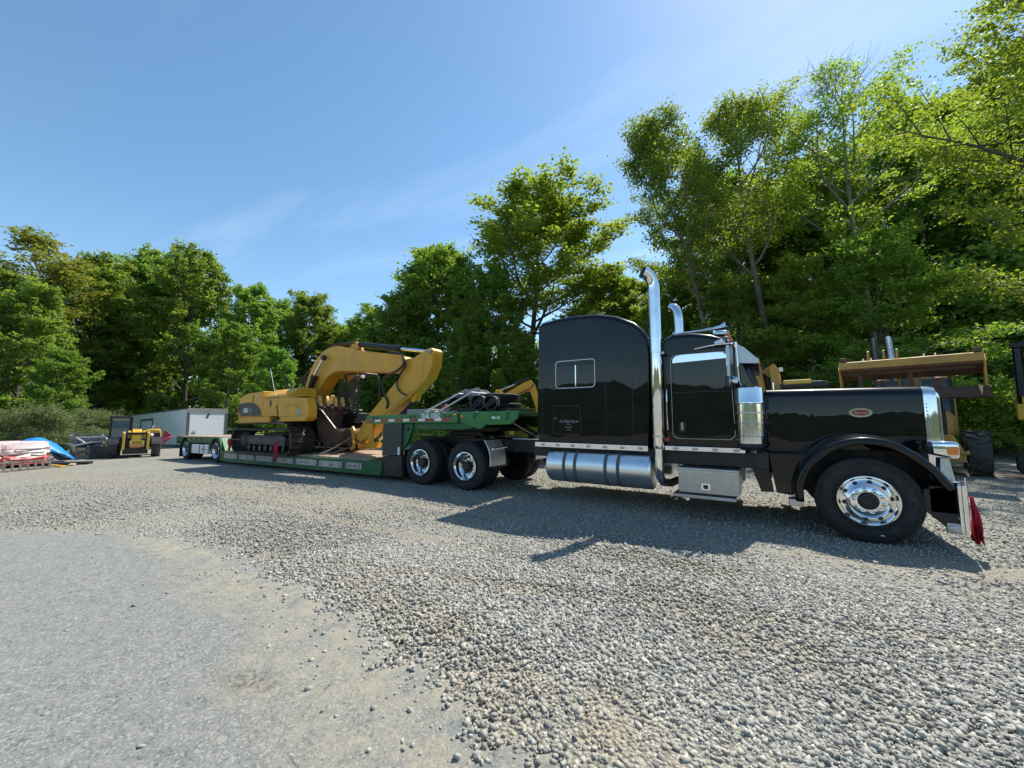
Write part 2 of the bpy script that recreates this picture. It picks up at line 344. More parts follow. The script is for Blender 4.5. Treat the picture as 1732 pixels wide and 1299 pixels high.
# ------------------------------------------------------------------ loose gravel, stone by stone near the viewer
def stones(name, pts, size, seed, m, small=False):
    rs = np.random.RandomState(seed); N = len(pts)
    t = np.array([(-1, -1, -1), (1, -1, -1), (1, 1, -1), (-1, 1, -1), (-1, -1, 1), (1, -1, 1), (1, 1, 1), (-1, 1, 1)], float)*.5
    nv_ = 8
    if small: t = np.array([(-1, 0, 0), (1, 0, 0), (0, -1, 0), (0, 1, 0), (0, 0, -1), (0, 0, 1)], float)*.62; nv_ = 6
    v = t[None]*(1+rs.uniform(-.5, .35, (N, nv_, 3)))+(rs.uniform(-.18, .18, (N, nv_, 3)) if small else 0)
    v *= (size*rs.lognormal(0, .42, N).clip(.42, 2.0))[:, None, None]*np.stack([rs.uniform(.8, 1.35, N), rs.uniform(.6, 1.0, N), rs.uniform(.42, .8, N)], -1)[:, None, :]
    q = rs.normal(size=(N, 4)); q[:, 1:3] *= .35; q /= np.linalg.norm(q, axis=1)[:, None]; w_, x, y, z = q.T
    M = np.stack([1-2*(y*y+z*z), 2*(x*y-z*w_), 2*(x*z+y*w_), 2*(x*y+z*w_), 1-2*(x*x+z*z), 2*(y*z-x*w_), 2*(x*z-y*w_), 2*(y*z+x*w_), 1-2*(x*x+y*y)], -1).reshape(N, 3, 3)
    v = np.einsum('nij,nkj->nki', M, v)+pts[:, None, :]
    quad = np.array([(0, 3, 2, 1), (4, 5, 6, 7), (0, 1, 5, 4), (1, 2, 6, 5), (2, 3, 7, 6), (3, 0, 4, 7)])
    if small: quad = np.array([(0, 2, 5), (2, 1, 5), (1, 3, 5), (3, 0, 5), (2, 0, 4), (1, 2, 4), (3, 1, 4), (0, 3, 4)])
    fc = (quad[None]+nv_*np.arange(N)[:, None, None]).reshape(-1); q_ = quad.shape[1]; nf = len(quad)
    me = bpy.data.meshes.new(name); me.vertices.add(N*nv_); me.vertices.foreach_set('co', v.reshape(-1))
    me.loops.add(N*nf*q_); me.loops.foreach_set('vertex_index', fc); me.polygons.add(N*nf); me.polygons.foreach_set('loop_start', np.arange(0, N*nf*q_, q_))
    me.update(calc_edges=True); me.materials.append(m)
    return link(name, me)
sm, n, l, b = nodes('crushed_stone')
geo = n.new('ShaderNodeNewGeometry')
c = ramp(n, l, geo.outputs['Random Per Island'], [(0, (.185, .181, .160)), (.3, (.265, .258, .226)), (.62, (.335, .325, .281)), (.86, (.42, .40, .34)), (1, (.53, .495, .41))])
dm = dirt_mask(n, l, geo.outputs['Position'])
c = mixc(n, l, math2(n, l, 'MULTIPLY', dm, .6), c, (.40, .33, .225))
c = mixc(n, l, maprange(n, l, noise(n, l, geo.outputs['Position'], 90, 4, .7), .35, .75, 0, .35), c, (.38, .355, .31))
l.new(c, b.inputs['Base Color']); b.inputs['Roughness'].default_value = .85; b.inputs['Specular IOR Level'].default_value = .3
rs = np.random.RandomState(11)
fx, fy = -math.sin(YAW), math.cos(YAW)
def scatter(N, rmin, rmax, power):
    u = rs.rand(N); r = np.exp(np.log(rmin)+u*np.log(rmax/rmin)) if power == 0 else np.sqrt(rmin**2+u*(rmax**2-rmin**2))
    th = rs.uniform(-1.02, 1.02, N)
    x = CAM[0]+r*(fx*np.cos(th)+fy*np.sin(th)); y = CAM[1]+r*(fy*np.cos(th)-fx*np.sin(th)); return x, y
def dirt_val(x, y):
    acc = np.zeros_like(x)
    for c, r in DIRT:
        a_ = R(c[2]); dx_ = x-c[0]; dy_ = y-c[1]; u = (dx_*np.cos(a_)+dy_*np.sin(a_))/r[0]; v_ = (-dx_*np.sin(a_)+dy_*np.cos(a_))/r[1]
        acc = np.maximum(acc, np.clip((1-np.hypot(u, v_))/.55, 0, 1))
    return acc
ex = np.array([q[0] for q in outl]); ey = np.array([q[1] for q in outl])
def keep(x, y):
    ye = np.interp(x, ex, ey); d = y-ye                       # distance outside the paving edge
    k = rs.rand(len(x)) < np.where(d > .3, 1-.72*dirt_val(x, y), np.where(d > 0, (.22+2.4*d)*(1-.6*dirt_val(x, y)), np.where(d > -.14, .30, np.where(d > -.6, .012, .0006))))
    return k
P = []
for N, a0, a1, pw in ((132000, 1.7, 5.0, 1), (92000, 4.2, 15, 0)):
    x, y = scatter(N, a0, a1, pw); k = keep(x, y); x, y = x[k], y[k]
    z = np.array([gz(a_, b_) for a_, b_ in zip(x, y)])-.03*np.array([sst(-3.8, -6, v) for v in y])
    paved = np.array([in_asphalt(a_, b_) for a_, b_ in zip(x, y)])
    z = z+np.where(paved, .016, .004)+rs.uniform(-.006, .008, len(x))*(~paved)
    P.append(np.stack([x, y, z], -1))
g1 = stones('gravel', P[0], .0168, 5, sm); g1['kind'] = 'stuff'; g1['label'] = 'loose grey crushed stone covering the yard in front'; 
g2 = stones('gravel_beyond', P[1], .021, 6, sm, True); g2['kind'] = 'stuff'; g2['label'] = 'loose grey crushed stone spread under the lorry'
g2.name = 'gravel'
# ================================================================== trees
def leaf_mat(name, c0, c1, c2, tr=.45):
    m, n, l, b = nodes(name)
    geo = n.new('ShaderNodeNewGeometry'); oi = n.new('ShaderNodeObjectInfo')
    c = ramp(n, l, geo.outputs['Random Per Island'], [(0, c0), (.5, c1), (1, c2)])
    hv = n.new('ShaderNodeHueSaturation'); l.new(c, hv.inputs['Color'])
    l.new(maprange(n, l, oi.outputs['Random'], 0, 1, .488, .516), hv.inputs['Hue']); l.new(maprange(n, l, oi.outputs['Random'], 0, 1, .85, 1.2), hv.inputs['Value'])
    b.inputs['Roughness'].default_value = .6; b.inputs['Specular IOR Level'].default_value = .12; l.new(hv.outputs[0], b.inputs['Base Color'])
    t = n.new('ShaderNodeBsdfTranslucent'); tm = mixc(n, l, 1.0, hv.outputs[0], (1.25*tr*2, 1.2*tr*2, .5*tr*2), 'MULTIPLY'); l.new(tm, t.inputs[0])
    ms = n.new('ShaderNodeAddShader'); l.new(b.outputs[0], ms.inputs[0]); l.new(t.outputs[0], ms.inputs[1])     # reflected + transmitted light, together well under one
    l.new(ms.outputs[0], n['Material Output'].inputs[0])
    return m
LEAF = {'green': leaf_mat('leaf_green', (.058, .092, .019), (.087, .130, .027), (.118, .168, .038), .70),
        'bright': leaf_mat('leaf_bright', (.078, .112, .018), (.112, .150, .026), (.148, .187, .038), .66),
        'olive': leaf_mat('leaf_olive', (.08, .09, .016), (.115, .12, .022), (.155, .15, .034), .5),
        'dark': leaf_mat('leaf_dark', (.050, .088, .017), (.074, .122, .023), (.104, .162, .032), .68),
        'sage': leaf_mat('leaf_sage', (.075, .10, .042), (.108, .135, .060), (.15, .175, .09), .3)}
BARK = mat('bark', (.10, .082, .062), .95, var=.35, vscale=9, bump=.6, bscale=25)
BARK_PALE = mat('bark_pale', (.20, .18, .15), .95, var=.3, vscale=9, bump=.6, bscale=25)

def leaf_mesh(name, C, size, rs, m, upbias=.3, asp=.62):
    """one kite-shaped face of two triangles for every leaf, C = centres"""
    N = len(C); nrm = rs.normal(size=(N, 3)); nrm[:, 2] = np.abs(nrm[:, 2])+upbias; nrm /= np.linalg.norm(nrm, axis=1)[:, None]
    t = rs.normal(size=(N, 3)); t -= (t*nrm).sum(1)[:, None]*nrm; t /= np.linalg.norm(t, axis=1)[:, None]; bt = np.cross(nrm, t)
    L = (size*rs.uniform(.65, 1.3, N))[:, None]
    v = np.stack([C-t*L*.5, C+bt*L*asp*.5+nrm*L*.06-t*L*.05, C+t*L*.5, C-bt*L*asp*.5+nrm*L*.06-t*L*.05], 1)
    me = bpy.data.meshes.new(name); me.vertices.add(N*4); me.vertices.foreach_set('co', v.reshape(-1).astype(np.float32))
    me.loops.add(N*4); me.loops.foreach_set('vertex_index', np.arange(N*4)); me.polygons.add(N); me.polygons.foreach_set('loop_start', np.arange(0, N*4, 4))
    me.update(calc_edges=True); me.materials.append(m)
    return me

def grow(seed, H, rad, base, limbs, lean=(0, 0), leaf='green', lsize=.2, per=34, top=.15, droop=.0, bare=0., twigs=6, trunk_r=None, bark=BARK, rise=1., stems=1, shape='round', spread=.17):
    """returns (trunk mesh, crown mesh); branches first, then leaves along the twigs"""
    rd = random.Random(seed); rs = np.random.RandomState(seed); mb = MB(); tips = []
    tr = trunk_r or H*.014
    for st in range(stems):
        off = Vector((rd.uniform(-.5, .5), rd.uniform(-.5, .5), 0))*(st > 0)*1.2
        ln = Vector((lean[0]+rd.uniform(-.06, .06)*(st > 0)*2, lean[1]+rd.uniform(-.06, .06)*(st > 0)*2, 0)); Hs = H*(1 if st == 0 else rd.uniform(.75, .95))
        K = 9; tp = []
        ph1, ph2 = rd.uniform(0, 6), rd.uniform(0, 6)
        for k in range(K+1):
            t = k/K; tp.append(off+Vector((ln.x*Hs*t+.018*Hs*math.sin(t*5+ph1)*t, ln.y*Hs*t+.018*Hs*math.sin(t*4+ph2)*t, Hs*t*.97)))
        mb.tube([p if k else p-Vector((0, 0, .3)) for k, p in enumerate(tp)], [tr*(1.25 if k == 0 else 1-.9*(k/K)**.9) for k in range(K+1)], 8)
        def tpos(t):
            f = t*K; i = min(K-1, int(f)); return tp[i].lerp(tp[i+1], f-i)
        az = rd.uniform(0, 6.28)
        nl = limbs//stems
        for i in range(nl):
            u = (i+.5)/nl; t = base+(1-base)*u**.92; az += 2.4+rd.uniform(-.4, .4)
            if shape == 'round': prof = math.sin(math.pi*min(1, .18+.82*u))**.7*.95+.16
            elif shape == 'vase': prof = .55+.6*u-.75*max(0, u-.75)/.25*.9
            elif shape == 'cone': prof = 1.05-.9*u
            else: prof = .9
            L = rad*prof*rd.uniform(.72, 1.15); el = R(rd.uniform(8, 28)+u*42*rise); p0 = tpos(t)
            d = Vector((math.cos(az)*math.cos(el), math.sin(az)*math.cos(el), math.sin(el))); pts = [p0]; cur = d.copy(); n_ = 6
            for k in range(n_):
                cur = (cur+Vector((rd.uniform(-.18, .18), rd.uniform(-.18, .18), rd.uniform(-.05, .12)+.07*rise-droop*(k/n_)))).normalized(); pts.append(pts[-1]+cur*L/n_)
            r_ = tr*(1-.85*t)*.55+.012
            mb.tube(pts, [r_*(1-.85*k/n_) for k in range(n_+1)], 5, caps=False)
            ns = max(4, int(4+L*1.25))
            for s_ in range(ns):
                q = .22+.78*(s_+.6)/ns; f = q*n_; i0 = min(n_-1, int(f)); sp = pts[i0].lerp(pts[i0+1], f-i0)
                dd = (pts[i0+1]-pts[i0]).normalized(); side = dd.cross(Vector((0, 0, 1))).normalized()*(1 if s_ % 2 else -1)
                sl = (L*.42*(1.15-q*.75)+.35)*rd.uniform(.7, 1.2); sd_ = (dd*.75+side*rd.uniform(.5, 1.1)+Vector((0, 0, rd.uniform(-.15, .4)-droop*.3))).normalized()
                se = sp+sd_*sl; sm_ = sp.lerp(se, .5)+Vector((0, 0, .06*sl))
                mb.tube([sp, sm_, se], [r_*.32, r_*.2, .006], 3, caps=False)
                isbare = bare and u > 1-bare and rd.random() < .8
                for tw in range(twigs):
                    q2 = .25+.8*(tw+rd.random())/twigs; tpnt = sp.lerp(se, q2)+Vector((rd.gauss(0, .10), rd.gauss(0, .10), rd.gauss(0, .06)))
                    td = (sd_+Vector((rd.gauss(0, .8), rd.gauss(0, .8), rd.gauss(0, .35)-droop*.3))).normalized()*rd.uniform(.35, .75)
                    if isbare:
                        mb.tube([tpnt, tpnt+td*1.5], [.012, .004], 3, caps=False)
                        if rd.random() < .93: continue
                    tips.append((tpnt, tpnt+td))
        # a leader at the top
        for k in range(6):
            a_ = tpos(.9+.1*k/6); td = Vector((rd.gauss(0, .5), rd.gauss(0, .5), rd.uniform(.4, 1)))
            if not bare: tips.append((a_, a_+td))
    A = np.array([t[0] for t in tips]); B = np.array([t[1] for t in tips]); T = len(tips)
    u = rs.rand(T, per, 1)**.8
    C = A[:, None]*(1-u)+B[:, None]*u+rs.normal(size=(T, per, 3))*np.array([spread, spread, spread*.55])
    keepn = rs.uniform(.35, 1.0, T)
    C = C[rs.rand(T, per) < keepn[:, None]]
    me = bpy.data.meshes.new('trunk'); me.from_pydata(mb.v, [], mb.f); me.materials.append(bark); me.polygons.foreach_set('use_smooth', [True]*len(me.polygons))
    cm = leaf_mesh('crown', C, lsize, rs, LEAF[leaf])
    return me, cm, float(np.percentile(C[:, 2], 99.7))

PROTO = {}
def proto(key, **k):
    if key not in PROTO:
        a_, b_, h_ = grow(**k); PROTO[key] = ((a_, b_), h_)
    return PROTO[key]
KINDS = {
 'maple_a': dict(seed=1, H=16, rad=4.6, base=.05, limbs=26, leaf='green', per=48, lsize=.24),
 'maple_b': dict(seed=2, H=16, rad=4.2, base=.05, limbs=26, leaf='green', per=48, lsize=.24),
 'maple_c': dict(seed=3, H=15, rad=4.9, base=.05, limbs=24, leaf='dark', per=48, lsize=.24),
 'dense': dict(seed=4, H=13, rad=4.4, base=.06, limbs=30, leaf='dark', per=44, lsize=.23, twigs=7),
 'olive': dict(seed=5, H=19, rad=4.4, base=.3, limbs=18, leaf='olive', per=24, lsize=.22, bark=BARK_PALE, bare=.06),
 'big': dict(seed=8, H=20, rad=6.6, base=.33, limbs=24, leaf='bright', per=58, lsize=.21, shape='round', trunk_r=.26, rise=1.15, twigs=5, spread=.22),
 'airy_a': dict(seed=12, H=18, rad=4.2, base=.36, limbs=20, lean=(-.16, 0), leaf='green', per=60, lsize=.15, rise=1.2, trunk_r=.20, bark=BARK_PALE, spread=.2),
 'airy_b': dict(seed=14, H=18.5, rad=4.4, base=.40, limbs=17, lean=(-.10, 0), leaf='bright', per=48, lsize=.15, rise=1.3, trunk_r=.24, bark=BARK_PALE, spread=.22, twigs=5),
 'bare_top': dict(seed=16, H=21.5, rad=4.8, base=.40, limbs=20, lean=(-.02, .02), leaf='bright', per=44, lsize=.145, rise=1.35, bare=.42, trunk_r=.22, bark=BARK_PALE, spread=.2, twigs=5),
 'layered': dict(seed=18, H=12, rad=3.8, base=.08, limbs=30, leaf='bright', per=44, lsize=.15, shape='cone', rise=.25, droop=.10, trunk_r=.14, spread=.15),
 'hill_a': dict(seed=20, H=15, rad=4.6, base=.18, limbs=24, leaf='green', per=52, lsize=.21, trunk_r=.17),
 'hill_b': dict(seed=21, H=15, rad=4.4, base=.24, limbs=22, leaf='bright', per=52, lsize=.20, trunk_r=.16),
 'overhang': dict(seed=23, H=17, rad=6.0, base=.25, limbs=26, leaf='bright', per=46, lsize=.14, trunk_r=.24, rise=.8, droop=.05),
 'shrub_a': dict(seed=30, H=2.6, rad=1.8, base=.05, limbs=18, leaf='sage', per=34, lsize=.10, trunk_r=.05, stems=3, spread=.12, rise=.9),
 'shrub_b': dict(seed=31, H=3.0, rad=1.9, base=.04, limbs=20, leaf='sage', per=30, lsize=.11, trunk_r=.05, stems=4, spread=.13, rise=1.2),
 'bush': dict(seed=32, H=2.4, rad=1.7, base=.04, limbs=20, leaf='bright', per=30, lsize=.12, trunk_r=.04, stems=4, spread=.13, rise=.8),
}
def plant(kind, name, label, cat, pos, H, rot=None, wide=1., group=None, seed=0, leaf=None):
    (tm, cm), h0 = proto(kind, **KINDS[kind]); s = H/h0
    t = thing(name, label, cat, pos, (0, 0, rot if rot is not None else (seed*1.7) % 6.28), group)
    a = link('trunk', tm, t); a.scale = (s*wide, s*wide, s)
    c = link('crown', cm, t); c.scale = (s*wide, s*wide, s)
    if leaf: c.material_slots[0].link = 'OBJECT'; c.material_slots[0].material = LEAF[leaf]
    return t
# kind, name, label, foot of the plant, height, width factor, turn, leaf colour
PLANTS = [
 ('olive', 'tall_tree', 'tall thin-crowned tree with olive yellow leaves above the pallets at far left', (-54.8, -1.3, -0.5), 18.6, 1.35, 0.3, None),
 ('maple_b', 'leafy_tree', 'dark leafy tree at the very edge behind the wrapped pallets', (-47.0, -4.4, -0.5), 12.9, 1.2, 0.4, None),
 ('maple_a', 'leafy_tree', 'broad green tree rising behind the sage shrubs left of the van', (-42.8, -2.6, -0.5), 11.2, 1.1, 1.1, None),
 ('maple_a', 'leafy_tree', 'full green tree behind the telehandler left of the white van', (-57.3, 2.7, -0.5), 18.5, 1.1, 2.1, None),
 ('maple_b', 'leafy_tree', 'tall green tree directly behind the white box van', (-60.3, 7.7, -0.5), 21.6, 1.05, 0.9, None),
 ('maple_c', 'leafy_tree', 'tallest pointed green tree over the door end of the white van', (-51.7, 9.1, -0.5), 20.1, 0.95, 3.0, 'green'),
 ('maple_b', 'leafy_tree', 'green tree between the white van and the excavator counterweight', (-47.1, 12.9, -0.5), 16.4, 0.95, 4.2, None),
 ('maple_a', 'leafy_tree', 'lower green tree standing behind the box van roof', (-66.6, 7.1, -0.5), 17.1, 1.2, 5.0, None),
 ('maple_c', 'leafy_tree', 'low dark tree beside the van door end', (-43.0, 9.6, -0.5), 11.1, 1.0, 2.2, None),
 ('hill_a', 'leafy_tree', 'rounded separate green tree above the excavator boom foot', (-49.9, 20.9, -0.33), 18.3, 0.95, 1.0, None),
 ('hill_a', 'leafy_tree', 'small far tree above the excavator boom knee', (-49.6, 25.2, -0.07), 13.7, 1.0, 3.3, None),
 ('hill_b', 'leafy_tree', 'far light green tree above the level part of the boom', (-43.7, 26.5, 0.01), 16.4, 1.0, 2.0, 'green'),
 ('maple_a', 'leafy_tree', 'green tree filling the skyline left of the rounded tree', (-55.0, 19.7, -0.4), 17.8, 1.0, 2.5, None),
 ('hill_b', 'leafy_tree', 'far green tree on the skyline just right of the rounded tree', (-53.2, 26.9, 0.03), 15.7, 1.2, 1.4, 'green'),
 ('hill_a', 'leafy_tree', 'far low tree between boom knee and the light green tree', (-50.0, 28.2, 0.11), 15.5, 1.2, 5.2, None),
 ('maple_b', 'leafy_tree', 'green tree closing the line left of the tall pointed one', (-58.8, 9.5, -0.5), 20.0, 1.1, 3.7, None),
 ('maple_b', 'leafy_tree', 'green tree between the olive tree and the full green tree', (-58.5, 1.1, -0.5), 16.9, 1.1, 5.9, None),
 ('dense', 'dense_tree', 'dense dark tree over the excavator stick end', (-27.3, 20.9, -0.22), 18.4, 1.15, 0.6, None),
 ('dense', 'dense_tree', 'dark leafy tree left of the stick, behind the boom', (-29.0, 17.7, -0.42), 13.4, 1.0, 2.6, None),
 ('maple_c', 'dense_tree', 'dark tree under the big spreading tree, behind the tarp', (-19.9, 19.3, -0.21), 14.4, 0.95, 1.6, None),
 ('big', 'spreading_tree', 'big airy tree with spreading limbs and yellow green leaves', (-20.0, 26.4, 0.45), 23.7, 1.8, 2.2, None),
 ('hill_a', 'leafy_tree', 'low bright tree just behind the sleeper roof', (-13.8, 31.4, 2.27), 14.9, 1.0, 0.2, 'bright'),
 ('hill_b', 'leafy_tree', 'slender light green tree right of the big spreading tree', (-14.0, 24.9, 0.94), 10.4, 0.9, 4.2, None),
 ('hill_b', 'leafy_tree', 'small pale tree in the gap left of the chrome exhaust', (-11.8, 34.1, 3.37), 13.1, 1.0, 1.2, None),
 ('airy_a', 'leaning_tree', 'dark trunked tree leaning left above the chrome exhaust', (-3.3, 24.4, 1.51), 22.7, 1.12, 0.35, None),
 ('airy_b', 'leaning_tree', 'leaning tree with thin yellow green crown above the cab roof', (-0.1, 25.5, 1.89), 22.4, 1.15, 0.6, None),
 ('bare_top', 'bare_topped_tree', 'tallest tree with bare grey twigs at its top over the hood', (5.2, 26.9, 2.0), 24.9, 1.2, 0.4, None),
 ('layered', 'layered_tree', 'low tree with bright layered branches behind the hood', (4.4, 22.0, -0.05), 12.3, 1.25, 1.0, 'green'),
 ('layered', 'layered_tree', 'bright layered tree behind the cab roof horns', (1.5, 23.4, 0.65), 11.3, 1.2, 2.6, None),
 ('layered', 'layered_tree', 'shaded layered tree behind the second exhaust', (-2.8, 23.4, 0.97), 10.3, 1.1, 4.0, 'green'),
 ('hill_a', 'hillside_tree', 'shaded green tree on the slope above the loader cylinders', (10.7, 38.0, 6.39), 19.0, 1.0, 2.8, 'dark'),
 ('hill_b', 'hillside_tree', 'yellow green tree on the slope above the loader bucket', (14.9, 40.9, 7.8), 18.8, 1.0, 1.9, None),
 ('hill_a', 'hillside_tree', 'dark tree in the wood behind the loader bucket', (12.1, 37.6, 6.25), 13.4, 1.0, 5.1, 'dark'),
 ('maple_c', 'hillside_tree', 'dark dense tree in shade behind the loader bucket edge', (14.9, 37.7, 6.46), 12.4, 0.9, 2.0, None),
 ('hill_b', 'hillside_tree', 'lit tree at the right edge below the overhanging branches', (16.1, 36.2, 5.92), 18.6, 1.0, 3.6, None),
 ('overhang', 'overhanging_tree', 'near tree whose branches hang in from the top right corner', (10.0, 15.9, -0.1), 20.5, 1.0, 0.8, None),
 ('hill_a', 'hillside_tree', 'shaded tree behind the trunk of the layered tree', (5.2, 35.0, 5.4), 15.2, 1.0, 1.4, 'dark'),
 ('hill_a', 'hillside_tree', 'full green tree filling the wood right of the first leaning tree', (-2.8, 35.4, 5.79), 19.5, 1.25, 0.7, None),
 ('hill_b', 'hillside_tree', 'full tree low between the second leaning tree and the bare topped one', (3.6, 35.2, 5.65), 18.6, 1.25, 2.4, 'green'),
 ('hill_b', 'hillside_tree', 'yellow green tree on the slope right of the bare topped tree', (12.4, 43.7, 8.85), 22.3, 1.3, 4.4, None),
 ('hill_a', 'hillside_tree', 'green tree high on the slope at the right edge', (19.0, 45.8, 10.27), 23.4, 1.35, 1.1, None),
 ('hill_a', 'hillside_tree', 'green tree far back between the two leaning trees', (-2.4, 37.5, 6.59), 13.4, 1.0, 3.1, None),
 ('hill_b', 'hillside_tree', 'green tree far back above the cab mirror', (2.5, 39.3, 7.46), 16.3, 1.0, 5.6, 'green'),
 ('hill_a', 'hillside_tree', 'green tree far back behind the left leaning trunk', (-8.8, 38.8, 5.57), 13.2, 1.0, 2.3, None),
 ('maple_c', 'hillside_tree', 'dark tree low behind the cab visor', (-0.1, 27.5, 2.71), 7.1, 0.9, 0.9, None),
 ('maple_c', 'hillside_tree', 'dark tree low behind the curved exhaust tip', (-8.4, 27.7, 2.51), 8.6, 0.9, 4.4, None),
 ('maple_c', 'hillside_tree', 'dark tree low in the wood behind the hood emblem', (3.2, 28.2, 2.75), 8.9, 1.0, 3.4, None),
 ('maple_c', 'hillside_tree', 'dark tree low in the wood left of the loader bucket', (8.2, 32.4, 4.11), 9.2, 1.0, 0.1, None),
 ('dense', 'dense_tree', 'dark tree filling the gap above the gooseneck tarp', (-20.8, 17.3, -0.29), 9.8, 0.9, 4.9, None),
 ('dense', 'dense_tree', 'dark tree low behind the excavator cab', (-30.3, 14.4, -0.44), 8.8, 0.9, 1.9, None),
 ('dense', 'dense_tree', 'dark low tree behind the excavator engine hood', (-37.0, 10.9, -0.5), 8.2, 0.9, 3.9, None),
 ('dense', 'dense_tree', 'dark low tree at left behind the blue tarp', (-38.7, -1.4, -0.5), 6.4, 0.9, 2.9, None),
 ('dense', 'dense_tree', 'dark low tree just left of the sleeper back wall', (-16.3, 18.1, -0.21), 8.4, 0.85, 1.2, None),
 ('shrub_a', 'shrub', 'rounded sage green shrub behind the wrapped pallets at the far left', (-33.9, -3.6, -0.45), 2.4, 1.0, 1.4, None),
 ('shrub_b', 'shrub', 'grey green shrub rising behind the blue tarp', (-32.7, -2.4, -0.43), 2.7, 1.0, 0.2, None),
 ('shrub_a', 'shrub', 'sage shrub between the blue tarp and the scrap pile', (-34.6, -1.0, -0.45), 2.5, 1.0, 3.8, None),
 ('shrub_b', 'shrub', 'tall loose sage shrub left of the telehandler cab', (-34.5, -0.4, -0.45), 2.5, 1.0, 2.5, None),
 ('shrub_a', 'shrub', 'low dark sage shrub behind the scrap pile', (-30.6, -1.3, -0.39), 1.5, 1.0, 1.7, None),
 ('shrub_b', 'shrub', 'shrub showing beneath the excavator counterweight', (-30.6, 8.1, -0.4), 1.1, 1.0, 2.4, None),
 ('bush', 'bush', 'sunlit yellow green bush behind the loader tyre', (7.3, 20.2, -0.05), 2.8, 1.0, 3.0, None),
 ('bush', 'bush', 'sunlit bush right of the loader bucket edge', (7.7, 19.0, -0.05), 3.0, 1.0, 3.1, None),
 ('bush', 'bush', 'tall weedy bush at the right edge behind the caged cab', (8.0, 17.9, -0.05), 3.0, 1.0, 3.2, None),
 ('bush', 'bush', 'bush seen through the open loader bucket', (7.0, 21.3, -0.05), 3.7, 1.0, 3.6, None),
 ('bush', 'bush', 'low shaded bush beside the loader tyre', (8.4, 22.0, -0.05), 1.5, 1.0, 2.4, 'green'),
 ('bush', 'bush', 'bush behind the gooseneck right of the tarp roll', (-13.8, 14.9, -0.13), 2.4, 1.0, 1.3, None),
 ('bush', 'bush', 'bush low behind the spare tyre on the gooseneck', (-16.2, 15.8, -0.17), 2.1, 1.0, 4.7, None),
 ('bush', 'bush', 'bush beneath the loader bucket at the yard edge', (8.7, 20.8, -0.05), 1.9, 1.0, 1.7, None),
]
for k_, nm_, lb_, ps_, h_, wd_, rt_, lf_ in PLANTS:
    shrub = nm_ in ('shrub', 'bush')
    plant(k_, nm_, lb_, 'shrub' if shrub else 'tree', ps_, h_, rt_, wd_, 'shrubs along the yard edge' if shrub else 'trees round the yard', leaf=lf_)
# ------------------------------------------------------------------ the deep wood behind the edge trees: one leafy mass
rs = np.random.RandomState(77); cl = []
def wood_line(p0, p1, n, h0, h1, depth):
    for i in range(n):
        t = (i+rs.rand())/n; x = p0[0]+(p1[0]-p0[0])*t+rs.normal()*depth*.4; y = p0[1]+(p1[1]-p0[1])*t+rs.normal()*depth*.4
        h = h0+(h1-h0)*t; h *= rs.uniform(.75, 1.1); z = gz(x, y); k = int(h*2.2)
        for j in range(k):
            u = (j+rs.rand())/k; r_ = (2.6*math.sin(math.pi*(.12+.8*u))+.5); a_ = rs.rand()*6.28; q = r_*rs.rand()**.5
            cl.append((x+q*math.cos(a_), y+q*math.sin(a_), z+h*u, rs.uniform(.7, 1.25)))
wood_line((-74, -16), (-68, 26), 36, 13, 14, 3)
wood_line((-68, 24), (-24, 35), 34, 12, 11, 3)
wood_line((-26, 33), (2, 46), 30, 10, 11, 3)
wood_line((2, 42), (26, 34), 26, 11, 13, 3)
wood_line((10, 33), (24, 26), 18, 9, 10, 2.5)
cl = np.array(cl); per = 46
C = cl[:, None, :3]+rs.normal(size=(len(cl), per, 3))*(cl[:, 3:4, None]*np.array([.75, .75, .42]))
wm = leaf_mesh('woods', C.reshape(-1, 3), .46, rs, LEAF['green'])
wo_ = link('woods', wm); wo_['kind'] = 'stuff'; wo_['label'] = 'deep green wood closing the view behind the edge trees'
# low weeds and ground cover along the foot of the trees
cl = []
def weeds(p0, p1, n, wdt, h):
    for i in range(n):
        t = rs.rand(); x = p0[0]+(p1[0]-p0[0])*t+rs.normal()*wdt*.5; y = p0[1]+(p1[1]-p0[1])*t+rs.normal()*wdt*.5
        cl.append((x, y, gz(x, y)+h*rs.rand()**1.5))
weeds((-36, -8), (-35.5, 1.0), 500, 1.6, .9); weeds((-34, 9.6), (-6, 19), 900, 2.2, 1.0); weeds((-6, 20), (14, 25), 1100, 2.4, 1.1)
C = np.array(cl)[:, None]+rs.normal(size=(len(cl), 20, 3))*np.array([.32, .32, .16])
gw = link('undergrowth', leaf_mesh('undergrowth', C.reshape(-1, 3), .15, rs, LEAF['bright'])); gw['kind'] = 'stuff'; gw['label'] = 'weeds and low green growth along the edge of the yard'
# ================================================================== materials of the machines
PAINT = mat('black_paint', (.0028, .0032, .004), .3, coat=.75, var=.15, vscale=3, coat_rough=.015, spec=.05, dirt=(.035, .030, .024), dirt_amt=.22)
BLACK = mat('black_steel', (.010, .010, .011), .5, var=.3, vscale=10, dirt=(.10, .085, .065), dirt_amt=.25)
RUBBER = mat('tyre_rubber', (.014, .014, .0145), .78, var=.3, vscale=14, dirt=(.085, .075, .06), dirt_amt=.35, bump=.15, bscale=90)
OLDRUB = mat('dusty_rubber', (.055, .053, .050), .85, var=.3, vscale=9, dirt=(.16, .14, .11), dirt_amt=.6, bump=.2, bscale=60)
CHROME = mat('chrome', (.80, .81, .82), .06, 1., var=.10, vscale=5)
ALU = mat('polished_aluminium', (.78, .79, .80), .11, 1., var=.12, vscale=4)
TANKALU = mat('tank_aluminium', (.84, .85, .86), .32, 1., var=.06, vscale=4)
ALU2 = mat('brushed_aluminium', (.50, .51, .52), .36, 1., var=.22, vscale=9)
SATIN = mat('satin_aluminium', (.72, .73, .74), .42, .75, var=.12, vscale=6)
